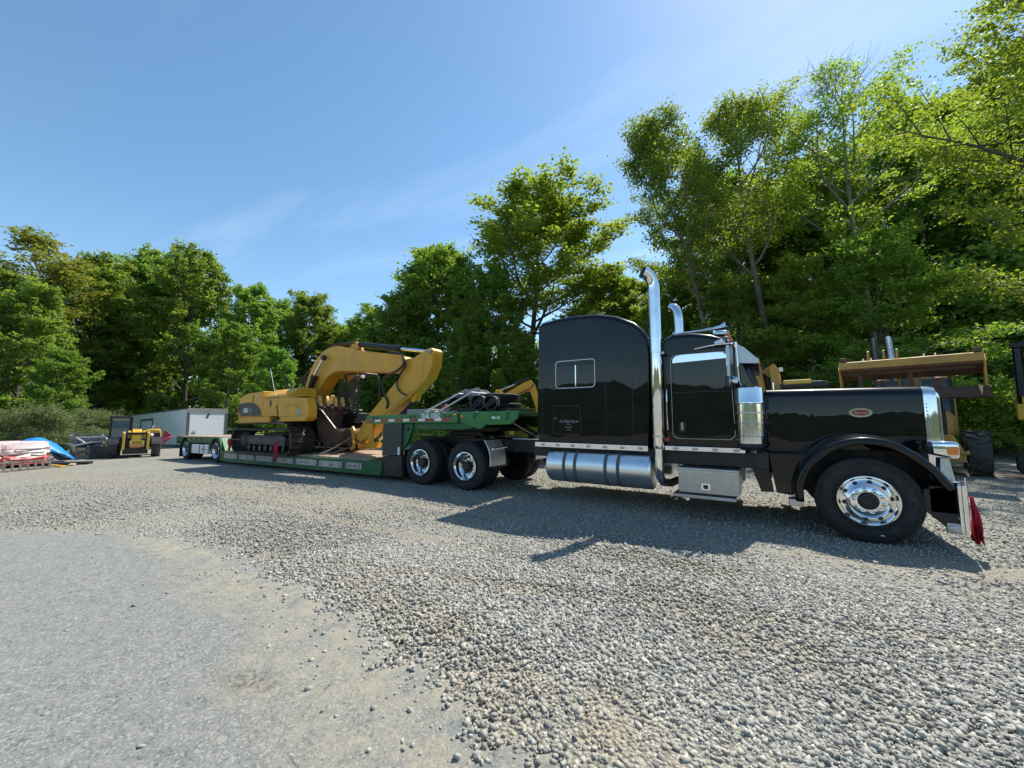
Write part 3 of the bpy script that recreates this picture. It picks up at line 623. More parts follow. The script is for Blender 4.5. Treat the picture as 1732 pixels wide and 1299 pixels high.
STEEL = mat('worn_steel', (.30, .29, .28), .5, .8, var=.35, vscale=8, dirt=(.16, .09, .05), dirt_amt=.4)
GLASS = mat('tinted_glass', (.004, .006, .007), .02, spec=.5)
BLUEGLASS = mat('cab_glass', (.07, .12, .145), .04, coat=1., spec=.8)
MIRROR = mat('mirror_glass', (.85, .87, .88), .02, 1.)
VISOR = mat('chrome_strip', (.72, .78, .86), .12, 1., var=.08, vscale=3)
AMBER = mat('amber_lens', (.75, .22, .02), .2, coat=1., var=.1)
REDLENS = mat('red_lens', (.5, .02, .015), .22, coat=1.)
WHITE = mat('white_paint', (.78, .78, .76), .45, var=.08, vscale=4, dirt=(.42, .38, .32), dirt_amt=.45)
DECAL = mat('white_decal', (.80, .80, .78), .5, var=.05)
GREYDEC = mat('faded_lettering', (.34, .34, .33), .5)
GREEN = mat('green_paint', (.016, .175, .040), .34, coat=.5, var=.16, vscale=3.5, dirt=(.16, .14, .10), dirt_amt=.30, coat_rough=.12)
DKGREEN = mat('green_paint_dusty', (.014, .105, .034), .55, var=.25, vscale=3, dirt=(.15, .13, .10), dirt_amt=.55)
REDTAPE = mat('red_tape', (.38, .030, .030), .4, var=.15, vscale=12)
YELLOW = mat('machine_yellow', (.66, .33, .022), .42, var=.13, vscale=2.2, dirt=(.34, .19, .06), dirt_amt=.42, spec=.4)
TAN = mat('faded_yellow', (.52, .275, .055), .55, var=.2, vscale=2.5, dirt=(.24, .16, .09), dirt_amt=.6)
BRIGHTY = mat('bright_yellow', (.72, .42, .03), .4, coat=.3, var=.1, vscale=3, dirt=(.25, .18, .1), dirt_amt=.3)
RUST = mat('rusty_steel', (.085, .050, .036), .72, .25, var=.4, vscale=5, dirt=(.20, .105, .055), dirt_amt=.75, bump=.25, bscale=30)
RUSTRED = mat('red_brown_steel', (.13, .062, .036), .7, .1, var=.35, vscale=5, dirt=(.05, .035, .028), dirt_amt=.6)
WOODM = mat('deck_wood', (.40, .29, .19), .85, var=.35, vscale=6, dirt=(.13, .10, .075), dirt_amt=.6, bump=.4, bscale=30)
PALEWOOD = mat('pallet_wood', (.52, .38, .22), .85, var=.25, vscale=6)
CLOTHRED = mat('red_cloth', (.42, .012, .035), .85, var=.2, vscale=14)
TARP = mat('black_tarp', (.05, .05, .052), .30, var=.5, vscale=9, bump=.5, bscale=18)
BLUETARP = mat('blue_tarp', (.010, .22, .62), .42, var=.12, vscale=5, bump=.35, bscale=9)
STRAP = mat('white_strap', (.62, .58, .56), .7, var=.12)
GREYP = mat('grey_plate', (.028, .032, .033), .5, var=.25, vscale=3)
HOSE = mat('rubber_hose', (.010, .010, .011), .45)

# ------------------------------------------------------------------ wheels
def tyre_mb(Rt, rim, wdt, n=64, blocks=False, ribs=3):
    """tyre about the y axis, centred on the origin"""
    h = wdt/2; pr = []                                           # (radius, y) cross-section from inner bead to outer bead
    sh = .035
    side = [(rim, -h*.80), (rim+.02, -h*.90), (rim+(Rt-rim)*.35, -h*1.0), (rim+(Rt-rim)*.65, -h*1.0), (Rt-sh, -h*.93), (Rt-.010, -h*.80)]
    tread = []
    step = 1.5*h/(ribs+1)
    x = -h*.78
    for k in range(ribs+1):
        tread += [(Rt, x+.006), (Rt+.002, x+step-.012), (Rt-.014, x+step-.008), (Rt-.014, x+step-.002)]; x += step+.0
    tread = [q for q in tread if q[1] < h*.78]
    pr = side+tread+[(r_, -y_) for r_, y_ in side[::-1]]
    mb = MB(); rings = []
    for i in range(n):
        a = 2*math.pi*i/n; cut = .010 if (blocks and i % 2) else 0
        rings.append([((r_-(cut if (r_ > Rt-.02) else 0))*math.cos(a), y_, (r_-(cut if r_ > Rt-.02 else 0))*math.sin(a)) for r_, y_ in pr])
    rings.append(rings[0]); mb.loft(rings, False, False, closed=False)
    return mb
def disc_with_holes(mb, r0, r1, y, holes, hr, hc, n=80, depth=.03):
    """flat annulus in the xz plane at y with round dark recesses (real openings cut by ring layout)"""
    return mb
def wheel_steer(parent, loc, side):
    """polished steer wheel: side = -1 faces the viewer; wheel (disc) > tyre, hub, hand_hole, lug_nut"""
    mb = MB(); s = side
    # outer face: flange, step down, disc, raised bolt circle
    mb.lathe([(.262, -.10), (.300, -.125), (.302, -.150), (.290, -.152), (.280, -.135), (.270, -.106), (.262, -.096), (.250, -.097), (.215, -.110), (.192, -.126), (.180, -.140), (.168, -.146), (.105, -.150), (.095, -.140), (.094, -.05)], (0, 0, 0), (0, 1, 0), 56, caps=False)
    if s > 0: mb.shift(lambda v: (v[0], -v[1], v[2]))
    wl = build('wheel', mb, ALU, parent, ang=28); wl.location = loc
    build('tyre', tyre_mb(.52, .292, .285, 72), RUBBER, wl, ang=38)
    if s < 0:
        build('sidewall_tag', MB().box(.09, .125, -.1455, -.1425, -.405, -.395), DECAL, wl)
        for rr_ in (.335, .455): build('sidewall_rib', MB().lathe([(rr_, -.139), (rr_+.002, -.1445), (rr_+.008, -.1445), (rr_+.010, -.139)], (0, 0, 0), (0, 1, 0), 64, caps=False), RUBBER, wl)
    hb = MB().lathe([(.098, -.13), (.098, -.165), (.085, -.178), (.060, -.180), (.052, -.172), (.0, -.172)], (0, 0, 0), (0, 1, 0), 28)
    if s > 0: hb.shift(lambda v: (v[0], -v[1], v[2]))
    build('hub', hb, BLACK, wl)
    hole = None; nut = None
    for k in range(10):
        a = R(36*k+10)
        if hole is None:
            q = MB().lathe([(.0, -.1125), (.025, -.1125), (.027, -.10)], (0, 0, 0), (0, 1, 0), 16)
            if s > 0: q.shift(lambda v: (v[0], -v[1], v[2]))
            hole = build('hand_hole', q, BLACK, wl); o = hole
            q = MB().lathe([(.024, -.13), (.024, -.160), (.020, -.178), (.010, -.186), (.0, -.187)], (0, 0, 0), (0, 1, 0), 12)
            if s > 0: q.shift(lambda v: (v[0], -v[1], v[2]))
            nut = build('lug_nut', q, CHROME, wl); o2 = nut
        else:
            o = link('hand_hole', hole.data, wl); o2 = link('lug_nut', nut.data, wl)
        o.location = (.226*math.cos(a), 0, .226*math.sin(a)); a2 = a+R(18); o2.location = (.140*math.cos(a2), 0, .140*math.sin(a2))
    return wl
def wheel_dual(parent, loc, side, Rt=.515, rim=.292, wdt=.27, blocks=True, deep=.165, m=ALU):
    """outer wheel of a dual pair: deep dished rim > tyre, inner_tyre, hub"""
    s = side; mb = MB(); h = -wdt/2
    mb.lathe([(rim-.02, h*.7), (rim+.004, h+.005), (rim+.008, h-.012), (rim-.004, h-.014), (rim-.016, h+.006), (rim-.030, h+.03), (rim-.045, h+deep-.01), (rim-.055, h+deep+.005), (rim-.075, h+deep), (rim-.12, h+deep-.025), (rim-.14, h+deep-.045), (.115, h+deep-.05), (.10, h+deep-.03), (.0, h+deep-.02)], (0, 0, 0), (0, 1, 0), 48, caps=False)
    if s > 0: mb.shift(lambda v: (v[0], -v[1], v[2]))
    wl = build('wheel', mb, m, parent, ang=28); wl.location = loc
    ty = build('tyre', tyre_mb(Rt, rim, wdt, 84, blocks), RUBBER, wl, ang=38)
    it = link('inner_tyre', ty.data, wl); it.location = (0, -s*(wdt+.07), 0)
    hb = MB().lathe([(.112, h+deep-.02), (.108, h+.03), (.09, h+.012), (.0, h+.012)], (0, 0, 0), (0, 1, 0), 24)
    for k in range(10):
        a = R(36*k); c = (.135*math.cos(a), 0, .135*math.sin(a)); hb.lathe([(.015, h+deep-.03), (.014, h+deep-.08), (.0, h+deep-.085)], c, (0, 1, 0), 8)
    if s > 0: hb.shift(lambda v: (v[0], -v[1], v[2]))
    build('hub', hb, BLACK, wl)
    hole = None
    for k in range(5):
        a = R(72*k+20)
        if hole is None:
            q = MB().lathe([(.0, h+deep-.022), (.030, h+deep-.022), (.032, h+deep+.02)], (0, 0, 0), (0, 1, 0), 12)
            if s > 0: q.shift(lambda v: (v[0], -v[1], v[2]))
            hole = build('hand_hole', q, BLACK, wl); o = hole
        else: o = link('hand_hole', hole.data, wl)
        o.location = ((rim-.10)*math.cos(a), 0, (rim-.10)*math.sin(a))
    return wl
def tyre_big(parent, name, loc, Rt, rim, wdt, m_t, m_r, lugs=14):
    """chunky tractor-type tyre: wheel (rim) > tyre with lugs"""
    mb = MB().lathe([(rim, -wdt*.38), (rim+.01, -wdt*.42), (rim-.03, -wdt*.36), (rim*.75, -wdt*.2), (.1, -wdt*.22), (0, -wdt*.22)], (0, 0, 0), (0, 1, 0), 28)
    mb.lathe([(rim, wdt*.38), (rim+.01, wdt*.42), (rim-.03, wdt*.36), (rim*.75, wdt*.2), (.1, wdt*.22), (0, wdt*.22)], (0, 0, 0), (0, 1, 0), 28)
    wl = build(name, mb, m_r, parent); wl.location = loc
    h = wdt/2; t = MB()
    t.lathe([(rim, -h*.8), (rim+.04, -h*.97), (Rt-.10, -h), (Rt-.045, -h*.9), (Rt-.035, -h*.5), (Rt-.03, 0), (Rt-.035, h*.5), (Rt-.045, h*.9), (Rt-.10, h), (rim+.04, h*.97), (rim, h*.8)], (0, 0, 0), (0, 1, 0), 40)
    for k in range(lugs*2):
        a = 2*math.pi*k/(lugs*2); sg = 1 if k % 2 else -1
        p0 = (math.cos(a)*(Rt-.012), sg*h*.97, math.sin(a)*(Rt-.012)); a2 = a+.22; p1 = (math.cos(a2)*(Rt-.006), -sg*h*.05, math.sin(a2)*(Rt-.006))
        t.beam(p0, p1, .055, .05, up=(math.cos(a+.1), 0, math.sin(a+.1)))
    build('tyre', t, m_t, wl, bevel=.008)
    return wl
# ================================================================== the black lorry tractor
TR = thing('truck_tractor', 'glossy black long-nose truck tractor with sleeper and chrome exhausts', 'truck', (0, 1.22, 0))
def B(name, mb, m, **k): return build(name, mb, m, k.pop('parent', TR), **k)
def weighted(o):
    w_ = o.modifiers.new('weighted', 'WEIGHTED_NORMAL'); w_.weight = 100; w_.keep_sharp = True; return o
pn = PAINT.node_tree; nb = pn.nodes.new('ShaderNodeTexNoise'); nb.inputs['Scale'].default_value = 1.6; nb.inputs['Detail'].default_value = 1; tcp = pn.nodes.new('ShaderNodeTexCoord'); pn.links.new(tcp.outputs['Object'], nb.inputs['Vector'])
bpn = pn.nodes.new('ShaderNodeBump'); bpn.inputs['Strength'].default_value = .12; bpn.inputs['Distance'].default_value = .05; pn.links.new(nb.outputs['Fac'], bpn.inputs['Height'])
for sk_ in ('Normal', 'Coat Normal'): pn.links.new(bpn.outputs[0], pn.nodes['Principled BSDF'].inputs[sk_])
# --- frame
for s in (-1, 1):
    B('frame_rail', MB().box(-8.55, .66, s*.43-.045, s*.43+.045, .80, 1.07), BLACK, bevel=.008)
for x in (-.02, -6.43, -7.76):
    B('axle', MB().cyl((x, -1.0, .51), (x, 1.0, .51), .07).cyl((x, -.2, .51), (x, .2, .51), .2 if x < -1 else .09), BLACK)
B('deck_plate', MB().box(-5.72, -4.84, -.46, .46, 1.075, 1.10), ALU2, bevel=.004)
B('fifth_wheel', MB().prism([(-6.5, 1.12), (-6.6, 1.22), (-7.5, 1.22), (-7.7, 1.12)], 'y', -.46, .46).box(-7.4, -6.7, -.55, .55, 1.072, 1.12), BLACK, bevel=.01)
B('suspension', MB().box(-8.1, -6.1, -.62, -.5, .42, .62).box(-8.1, -6.1, .5, .62, .42, .62).cyl((-6.0, -.75, .45), (-6.0, -.75, .85), .14).cyl((-6.0, .75, .45), (-6.0, .75, .85), .14), BLACK)
B('crossmember', MB().box(-4.9, -1.0, -.95, .95, .80, 1.03), BLACK, bevel=.01)
# --- wheels
for s in (-1, 1):
    wheel_steer(TR, (0, s*1.075, .512), s)
    for x in (-6.43, -7.76): wheel_dual(TR, (x, s*1.085, .51), s)
# --- sleeper
SLP = [(-4.80, 1.20), (-4.74, 1.09), (-4.62, 1.055), (-2.67, 1.055), (-2.62, 1.6), (-2.60, 2.60), (-2.62, 2.86), (-2.70, 3.04), (-2.86, 3.20), (-3.18, 3.36), (-3.55, 3.45), (-3.95, 3.48), (-4.35, 3.475), (-4.68, 3.43), (-4.76, 3.36)]
def body_loft(poly, hw, inset=.10, crown=.03, zref=3.0, steps=5):
    """side outline swept across with rounded shoulders"""
    mb = MB(); rings = []; cx = sum(p[0] for p in poly)/len(poly); cz = sum(p[1] for p in poly)/len(poly)
    seq = []
    for i in range(steps+1):
        a = R(90*i/steps); seq.append((-hw+inset*(1-math.cos(a)), inset*(1-math.sin(a))))
    seq = seq+[(-y, o) for y, o in seq[::-1]]
    n = len(poly)
    nrm = []
    for i in range(n):
        p, q, r_ = poly[i-1], poly[i], poly[(i+1) % n]; t = Vector((r_[0]-p[0], r_[1]-p[1])).normalized(); nv = Vector((t.y, -t.x))
        if nv.dot(Vector((q[0]-cx, q[1]-cz))) < 0: nv = -nv
        nrm.append(nv)
    for y, o in seq:
        k = 1-abs(y)/hw
        ring = []
        for (px, pz), nv in zip(poly, nrm):
            up = max(0, nv.y); f = o*(.35+.65*up)
            ring.append((px-nv.x*f, y, pz-nv.y*f+crown*up*(1-(y/hw)**2)*(pz > zref)))
        rings.append(ring)
    return mb.loft(rings)
weighted(B('sleeper', body_loft(SLP, 1.03, .10, .04, 3.0), PAINT, ang=40))
yS = -1.03
wf = MB(); frame_ring(wf, rrect(-4.37, -3.57, 2.09, 2.62, .07), rrect(-4.353, -3.587, 2.107, 2.603, .058), 'y', yS-.010, yS+.004)
wn_ = B('sleeper_window', wf, ALU2, bevel=.003)
build('pane', MB().prism(rrect(-4.347, -3.962, 2.117, 2.593, .04), 'y', yS-.004, yS-.0005), GLASS, wn_)
build('pane', MB().prism(rrect(-3.944, -3.597, 2.117, 2.593, .04), 'y', yS-.006, yS-.0005), GLASS, wn_)
build('mullion', MB().box(-3.962, -3.944, yS-.010, yS, 2.115, 2.595), CHROME, wn_)
build('rain_visor', MB().box(-4.34, -3.60, yS-.014, yS-.008, 2.52, 2.592), GREYP, wn_)
hf = MB(); frame_ring(hf, rrect(-4.42, -3.86, 1.23, 1.77, .06), rrect(-4.410, -3.870, 1.24, 1.76, .055), 'y', yS-.006, yS+.004)
ht = B('luggage_hatch', MB().prism(rrect(-4.409, -3.871, 1.241, 1.759, .054), 'y', yS-.004, yS+.01), PAINT)
build('seal', hf, GREYP, ht); build('lock', MB().cyl((-4.37, yS-.012, 1.525), (-4.37, yS, 1.525), .014, n=12), CHROME, ht)
for i, (tx, sz, zz, w_) in enumerate((('N.J. Campo Express', .075, 1.475, 1.), ('llllllll llll', .030, 1.415, 1.), ('lllllll ll lllll lllllll ll', .036, 1.365, 1.), ('llll llllllll', .034, 1.315, 1.))):
    letters('lettering', tx, sz, GREYDEC, ht, (-4.10, yS-.0055, zz), (R(90), 0, 0), .0006, .62 if i in (0, 2) else .8, .25 if i == 0 else 0)
for x, z0, z1 in ((-4.66, 1.14, 2.65), (-3.38, 1.07, 2.63), (-2.91, 1.07, 2.64)):
    B('panel_seam', MB().box(x-.004, x+.004, yS-.0035, yS+.01, z0, z1), GREYP)
B('roof_seam', MB().box(-4.72, -2.90, yS-.0035, yS+.01, 2.915, 2.921), GREYP)
for k in range(20):
    B('rivet', MB().sphere((-4.56+.092*k, yS-.001, 1.085), .008, 6, (1, .5, 1)), BLACK)
for k in range(14):
    B('rivet', MB().sphere((-2.79, yS-.001, 1.16+.115*k), .007, 6, (1, .5, 1)), BLACK)
# --- light skirts under sleeper and cab
for x0, x1, z0, z1, nl in ((-4.80, -2.665, .985, 1.075, 7), (-2.40, -1.285, 1.02, 1.09, 4)):
    for s in (-1, 1):
        sk = B('light_skirt', MB().box(x0, x1, s*1.065-.012, s*1.065+.012, z0, z1), CHROME, bevel=.004)
        if s < 0:
            for k in range(nl):
                xx = x0+(x1-x0)*(k+.6)/nl
                build('marker_lens', MB().sphere((xx, -1.077, (z0+z1)/2), .048, 12, (1, .25, .5)), mat('clear_lens', (.55, .50, .45), .15, coat=1.), sk)
# --- cab
CAB = [(-2.42, 1.07), (-1.26, 1.07), (-1.22, 1.55), (-1.20, 1.98), (-1.10, 2.02), (-1.33, 2.60), (-1.46, 2.76), (-1.68, 2.86), (-1.95, 2.92), (-2.25, 2.93), (-2.38, 2.88), (-2.44, 2.76)]
weighted(B('cab', body_loft(CAB, .95, .09, .02, 2.8), PAINT, ang=40))
B('sleeper_boot', MB().box(-2.62, -2.43, -.86, .86, 1.2, 2.85), BLACK)
yC = -.95
DOOR = rrect(-2.29, -1.44, 1.21, 2.56, .10, 6)
DOOR = [(x+.05*(z-1.21)/1.35*(x > -1.9)*-0+(.03 if (z < 1.5 and x > -1.6) else 0), z) for x, z in DOOR]
dr = B('door', MB().prism(DOOR, 'y', yC-.012, yC+.02), PAINT, bevel=.004)
df = MB(); frame_ring(df, [( -1.865+(x+1.865)*1.012, 1.885+(z-1.885)*1.009) for x, z in DOOR], DOOR, 'y', yC-.006, yC+.01)
build('door_seal', df, ALU2, dr)
sw = build('side_window', MB().prism(rrect(-2.245, -1.475, 2.075, 2.535, .07), 'y', yC-.016, yC-.010), GLASS, dr)
build('vent_visor', MB().prism([(-2.265, 2.43), (-2.255, 2.50), (-2.21, 2.545), (-2.12, 2.562), (-1.60, 2.562), (-1.52, 2.55), (-1.47, 2.50), (-1.465, 2.455)], 'y', yC-.030, yC-.018), VISOR, dr, bevel=.003)
build('belt_trim', MB().box(-2.25, -1.46, yC-.016, yC-.010, 1.945, 1.952), GREYP, dr)
build('peep_window', MB().prism(rrect(-1.71, -1.50, 1.32, 1.78, .05), 'y', yC-.015, yC-.010), GLASS, dr)
hd = build('door_handle', MB().prism(rrect(-2.19, -2.09, 1.31, 1.48, .03), 'y', yC-.020, yC-.010), BLACK, dr)
build('paddle', MB().box(-2.165, -2.125, yC-.034, yC-.018, 1.34, 1.46), CHROME, hd, bevel=.008)
for z in (1.40, 2.02): B('door_hinge', MB().box(-1.425, -1.375, yC-.028, yC, z-.05, z+.05), PAINT, bevel=.008)
B('grab_handle', MB().tube(smooth_path([(-2.36, yC-.01, 1.35), (-2.36, yC-.06, 1.40), (-2.36, yC-.06, 1.95), (-2.36, yC-.01, 2.0)], 4), .012, 8), CHROME)
B('marker_light', MB().box(-2.415, -2.345, yC-.04, yC, 1.15, 1.22), REDLENS, bevel=.01)
# windscreen in two panes, leaning back
for s in (-1, 1):
    v = [(-1.098, s*.02, 2.035), (-1.098, s*.82, 2.035), (-1.325, s*.78, 2.595), (-1.325, s*.02, 2.595)]
    mb = MB().add([(x+.012, y, z+.006) for x, y, z in v]+[(x-.01, y, z) for x, y, z in v], [(0, 1, 2, 3), (7, 6, 5, 4), (0, 4, 5, 1), (1, 5, 6, 2), (2, 6, 7, 3), (3, 7, 4, 0)])
    B('windscreen_pane', mb, GLASS)
    B('wiper', MB().tube([(-1.075, s*.3, 2.03), (-1.13, s*.52, 2.2), (-1.20, s*.62, 2.36)], .008, 6), BLACK)
    # quarter glass seen between pillar and mirror
    q = [(-1.18, s*.935, 2.06), (-1.38, s*.935, 2.06), (-1.38, s*.935, 2.48), (-1.34, s*.935, 2.48)]
    B('quarter_glass', MB().add([(x, y+s*.022, z) for x, y, z in q]+[(x, y+s*.012, z) for x, y, z in q], [(0, 1, 2, 3), (7, 6, 5, 4), (0, 4, 5, 1), (1, 5, 6, 2), (2, 6, 7, 3), (3, 7, 4, 0)]), GLASS)
vp = [(-1.33, 2.66), (-1.24, 2.60), (-1.06, 2.40), (-1.06, 2.34), (-1.09, 2.36), (-1.30, 2.56)]
B('sun_visor', MB().prism(vp, 'y', -.97, .97).prism([(-1.36, 2.64), (-1.06, 2.41), (-1.06, 2.34), (-1.32, 2.36)], 'y', -.985, -.972).prism([(-1.36, 2.64), (-1.06, 2.41), (-1.06, 2.34), (-1.32, 2.36)], 'y', .972, .985), ALU2, bevel=.004)
# roof: bullet marker lights and two trumpet horns
for k, y in enumerate((-.62, -.31, 0, .31, .62)):
    c = B('cab_light', MB().sphere((-1.56, y, 2.915), .10, 14, (1.25, .55, .55)), CHROME)
    build('lens', MB().sphere((-1.46, y, 2.905), .045, 10, (.6, 1, 1)), AMBER, c)
for y, x1, ln in ((-.34, -1.50, .80), (.34, -1.50, .66)):
    pts = [(x1-ln, y, 3.05), (x1-ln*.5, y, 3.055), (x1-.2, y, 3.065), (x1-.1, y, 3.07), (x1-.03, y, 3.075), (x1, y, 3.078)]
    hn = B('air_horn', MB().tube(pts, [.018, .022, .032, .048, .075, .098], 16), CHROME)
    build('bracket', MB().box(x1-ln-.03, x1-ln+.03, y-.02, y+.02, 2.93, 3.05).box(x1-.2, x1-.16, y-.015, y+.015, 2.88, 3.05), CHROME, hn)
    build('sound_port', MB().sphere((x1-ln-.02, y, 3.05), .045, 10), CHROME, hn)
B('antenna', MB().cyl((-1.28, -.98, 2.62), (-1.22, -1.0, 3.15), .006, .003, 6), BLACK)
# mirrors
for s in (-1, 1):
    y = s*1.16
    mi = B('mirror', MB().prism(rrect(-.02, .02, 2.14, 2.61, .015), 'y', -.085, .085).shift(lambda v: ((v[0]*.9+v[1]*.25)-1.42, v[1]*.9+y, v[2])), ALU2, bevel=.006)
    build('mirror_face', MB().prism(rrect(-.074, .074, 2.16, 2.59, .02), 'x', -.026, -.0215).shift(lambda v: ((v[0]*.98+v[1]*.25)-1.42, v[1]*.9+y, v[2])), MIRROR, mi)
    build('mirror_post', MB().tube([(-1.335, s*1.13, 2.66), (-1.325, s*1.13, 2.3), (-1.32, s*1.12, 2.09), (-1.30, s*1.05, 2.02), (-1.27, s*.94, 2.0)], .016, 8), CHROME, mi)
    build('mirror_arm', MB().tube([(-1.92, s*.965, 2.64), (-1.6, s*1.06, 2.665), (-1.335, s*1.13, 2.655)], .013, 8), CHROME, mi)
    build('mirror_clip', MB().tube([(-1.42, s*1.14, 2.15), (-1.33, s*1.13, 2.12)], .012, 6), CHROME, mi)
    build('arm_light', MB().sphere((-1.56, s*1.03, 2.695), .075, 12, (1.1, .6, .55)), CHROME, mi)
    build('convex_mirror', MB().lathe([(.0, .035), (.06, .03), (.098, .0), (.10, -.012), (.092, -.016), (0, -.022)], (-1.455, s*1.13, 2.085), (.9, -s*.35, 0), 22), ALU2, mi)
    build('spot_lamp', MB().sphere((-1.37, s*1.18, 2.075), .05, 12), CHROME, mi)
# --- exhaust stacks
for s in (-1, 1):
    y = s*1.10
    st = B('exhaust_stack', MB().tube([(-2.30, s*.62, .50), (-2.38, s*.80, .47), (-2.46, s*.98, .50), (-2.485, s*1.08, .60), (-2.485, y, .75), (-2.485, y, 1.05)], [.062, .064, .066, .068, .068, .068], 20).tube([(-2.485, y, 1.04), (-2.485, y, 1.10), (-2.485, y, 2.62)], [.069, .088, .090], 28).tube([(-2.485, y, 2.60), (-2.485, y, 3.3), (-2.485, y, 3.66), (-2.490, y+s*.004, 3.74), (-2.505, y+s*.016, 3.83), (-2.538, y+s*.045, 3.905), (-2.585, y+s*.088, 3.955), (-2.635, y+s*.133, 3.978)], [.0945, .0965, .098, .098, .098, .099, .101, .104], 28, caps=False), CHROME)
    build('pipe_mouth', MB().lathe([(.1, 0), (.0, 0)], (-2.631, y+s*.129, 3.976), (-.70, s*.63, .30), 24), BLACK, st)
    build('bracket', MB().box(-2.50, -2.36, y-s*.02-.02, y-s*.02+.02, 2.58, 2.62).box(-2.6, -2.42, s*.9-.02, s*.9+.06, 1.20, 1.24), ALU2, st)
    build('clamp', MB().lathe([(.094, -.02), (.096, -.02), (.096, .02), (.094, .02)], (-2.485, y, 1.24), (0, 0, 1), 24), ALU, st)
# --- tanks
for s in (-1, 1):
    y = s*.86
    tk = B('fuel_tank', MB().lathe([(0, -.985), (.20, -.975), (.285, -.955), (.308, -.93), (.312, -.91), (.312, .91), (.308, .93), (.285, .955), (.20, .975), (0, .985)], (-3.575, y, .655), (1, 0, 0), 56), TANKALU, ang=30)
    for x in (-4.15, -3.935, -3.37, -3.15):
        build('tank_strap', MB().lathe([(.3135, -.030), (.3155, -.030), (.3155, .030), (.3135, .030)], (x, y, .655), (1, 0, 0), 56), mat('strap_rubber', (.10, .105, .11), .5), tk)
    build('filler_cap', MB().cyl((-4.35, y-s*.12, .93), (-4.35, y-s*.15, .985), .055), CHROME, tk)
# --- step box
PLATE = mat('tread_plate', (.46, .47, .48), .33, 1., var=.2, vscale=20)
pn = PLATE.node_tree; pb = pn.nodes['Principled BSDF']; tcx = pn.nodes.new('ShaderNodeTexCoord'); mpx = pn.nodes.new('ShaderNodeMapping'); mpx.inputs['Rotation'].default_value = (0, R(45), 0)
ck = pn.nodes.new('ShaderNodeTexChecker'); ck.inputs['Scale'].default_value = 55; bpx = pn.nodes.new('ShaderNodeBump'); bpx.inputs['Strength'].default_value = .35; bpx.inputs['Distance'].default_value = .004
pn.links.new(tcx.outputs['Object'], mpx.inputs[0]); pn.links.new(mpx.outputs[0], ck.inputs['Vector']); pn.links.new(ck.outputs['Fac'], bpx.inputs['Height']); pn.links.new(bpx.outputs[0], pb.inputs['Normal'])
for s in (-1, 1):
    ya, yb = sorted((s*1.20, s*.62))
    bx = B('step_box', MB().box(-2.19, -1.37, ya, yb, .41, .77), PLATE, bevel=.012)
    lid = build('lid', MB().box(-2.195, -1.365, ya-.004, yb+.004, .745, .778), ALU2, bx, bevel=.008)
    if s < 0:
        la = build('latch', MB().prism(rrect(-1.87, -1.75, .46, .56, .02), 'y', -1.212, -1.2), ALU, bx, bevel=.003)
        build('paddle', MB().prism(rrect(-1.845, -1.775, .48, .54, .01), 'y', -1.216, -1.211), GREYP, la)
        build('face_trim', MB().box(-2.18, -1.38, -1.207, -1.201, .715, .742).box(-2.18, -1.38, -1.207, -1.201, .415, .435), ALU2, bx)
    build('step', MB().box(-2.27, -1.42, min(s*1.26, s*.8), max(s*1.26, s*.8), .335, .385), ALU2, bx, bevel=.008)
# --- air cleaners
for s in (-1, 1):
    c = (-1.205, s*1.05, 0)
    ac = B('air_cleaner', MB().lathe([(0, 1.98), (.165, 1.98), (.178, 1.972), (.182, 1.955), (.182, 1.78), (.188, 1.765), (.188, 1.745), (.182, 1.735), (.182, 1.475), (.186, 1.468), (.186, 1.452), (.182, 1.445), (.182, 1.30), (.186, 1.293), (.186, 1.277), (.182, 1.27), (.182, 1.17), (.17, 1.155)], c, (0, 0, 1), 40), ALU, ang=25)
    build('lower_pan', MB().lathe([(.176, 1.165), (.178, 1.12), (.14, 1.07), (.0, 1.06)], c, (0, 0, 1), 32), BLACK, ac)
    build('strap', MB().lathe([(.189, 1.62), (.191, 1.62), (.191, 1.60), (.189, 1.60)], c, (0, 0, 1), 40), ALU2, ac)
    build('intake_pipe', MB().tube([(-1.15, s*.95, 1.45), (-1.0, s*.75, 1.45), (-.98, s*.55, 1.45)], .075, 12), BLACK, ac)
# --- hood with a rounded shoulder, grille and crown
def hood_sec(x, w, zt, zb=.98):
    r_ = .13; p = [(-w, zb), (-w, zb+.4), (-w, zt-r_)]
    for i in range(1, 7):
        a = R(90*i/6); p.append((-w+r_*(1-math.cos(a)), zt-r_+r_*math.sin(a)))
    p.append((-w*.4, zt+.018)); q = p+[(0, zt+.024)]+[(-y, z) for y, z in p[::-1]]
    return [(x, y, z) for y, z in q]
hr_ = [hood_sec(x, wd_, zt) for x, wd_, zt in ((-1.02, .605, 1.955), (-.99, .61, 1.975), (-.4, .58, 1.972), (.2, .545, 1.967), (.70, .515, 1.96), (.735, .512, 1.958))]
hood = B('hood', MB().loft(hr_), PAINT, ang=30)
build('hood_trim', MB().add([(-1.0, -.614, 1.775), (.70, -.519, 1.752), (.70, -.519, 1.744), (-1.0, -.614, 1.767), (-1.0, -.60, 1.775), (.70, -.50, 1.752), (.70, -.50, 1.744), (-1.0, -.60, 1.767)], [(0, 1, 2, 3), (0, 4, 5, 1), (3, 2, 6, 7)]), GREYP, hood)
build('hood_side', MB().add([(-1.0, -.61, .98), (-.05, -.565, .98), (.70, -.52, .98), (.70, -.515, .72), (-.2, -.57, .72), (-1.0, -.61, .72)], [(0, 1, 4, 5), (1, 2, 3, 4)]), BLACK, hood, solid=.01)
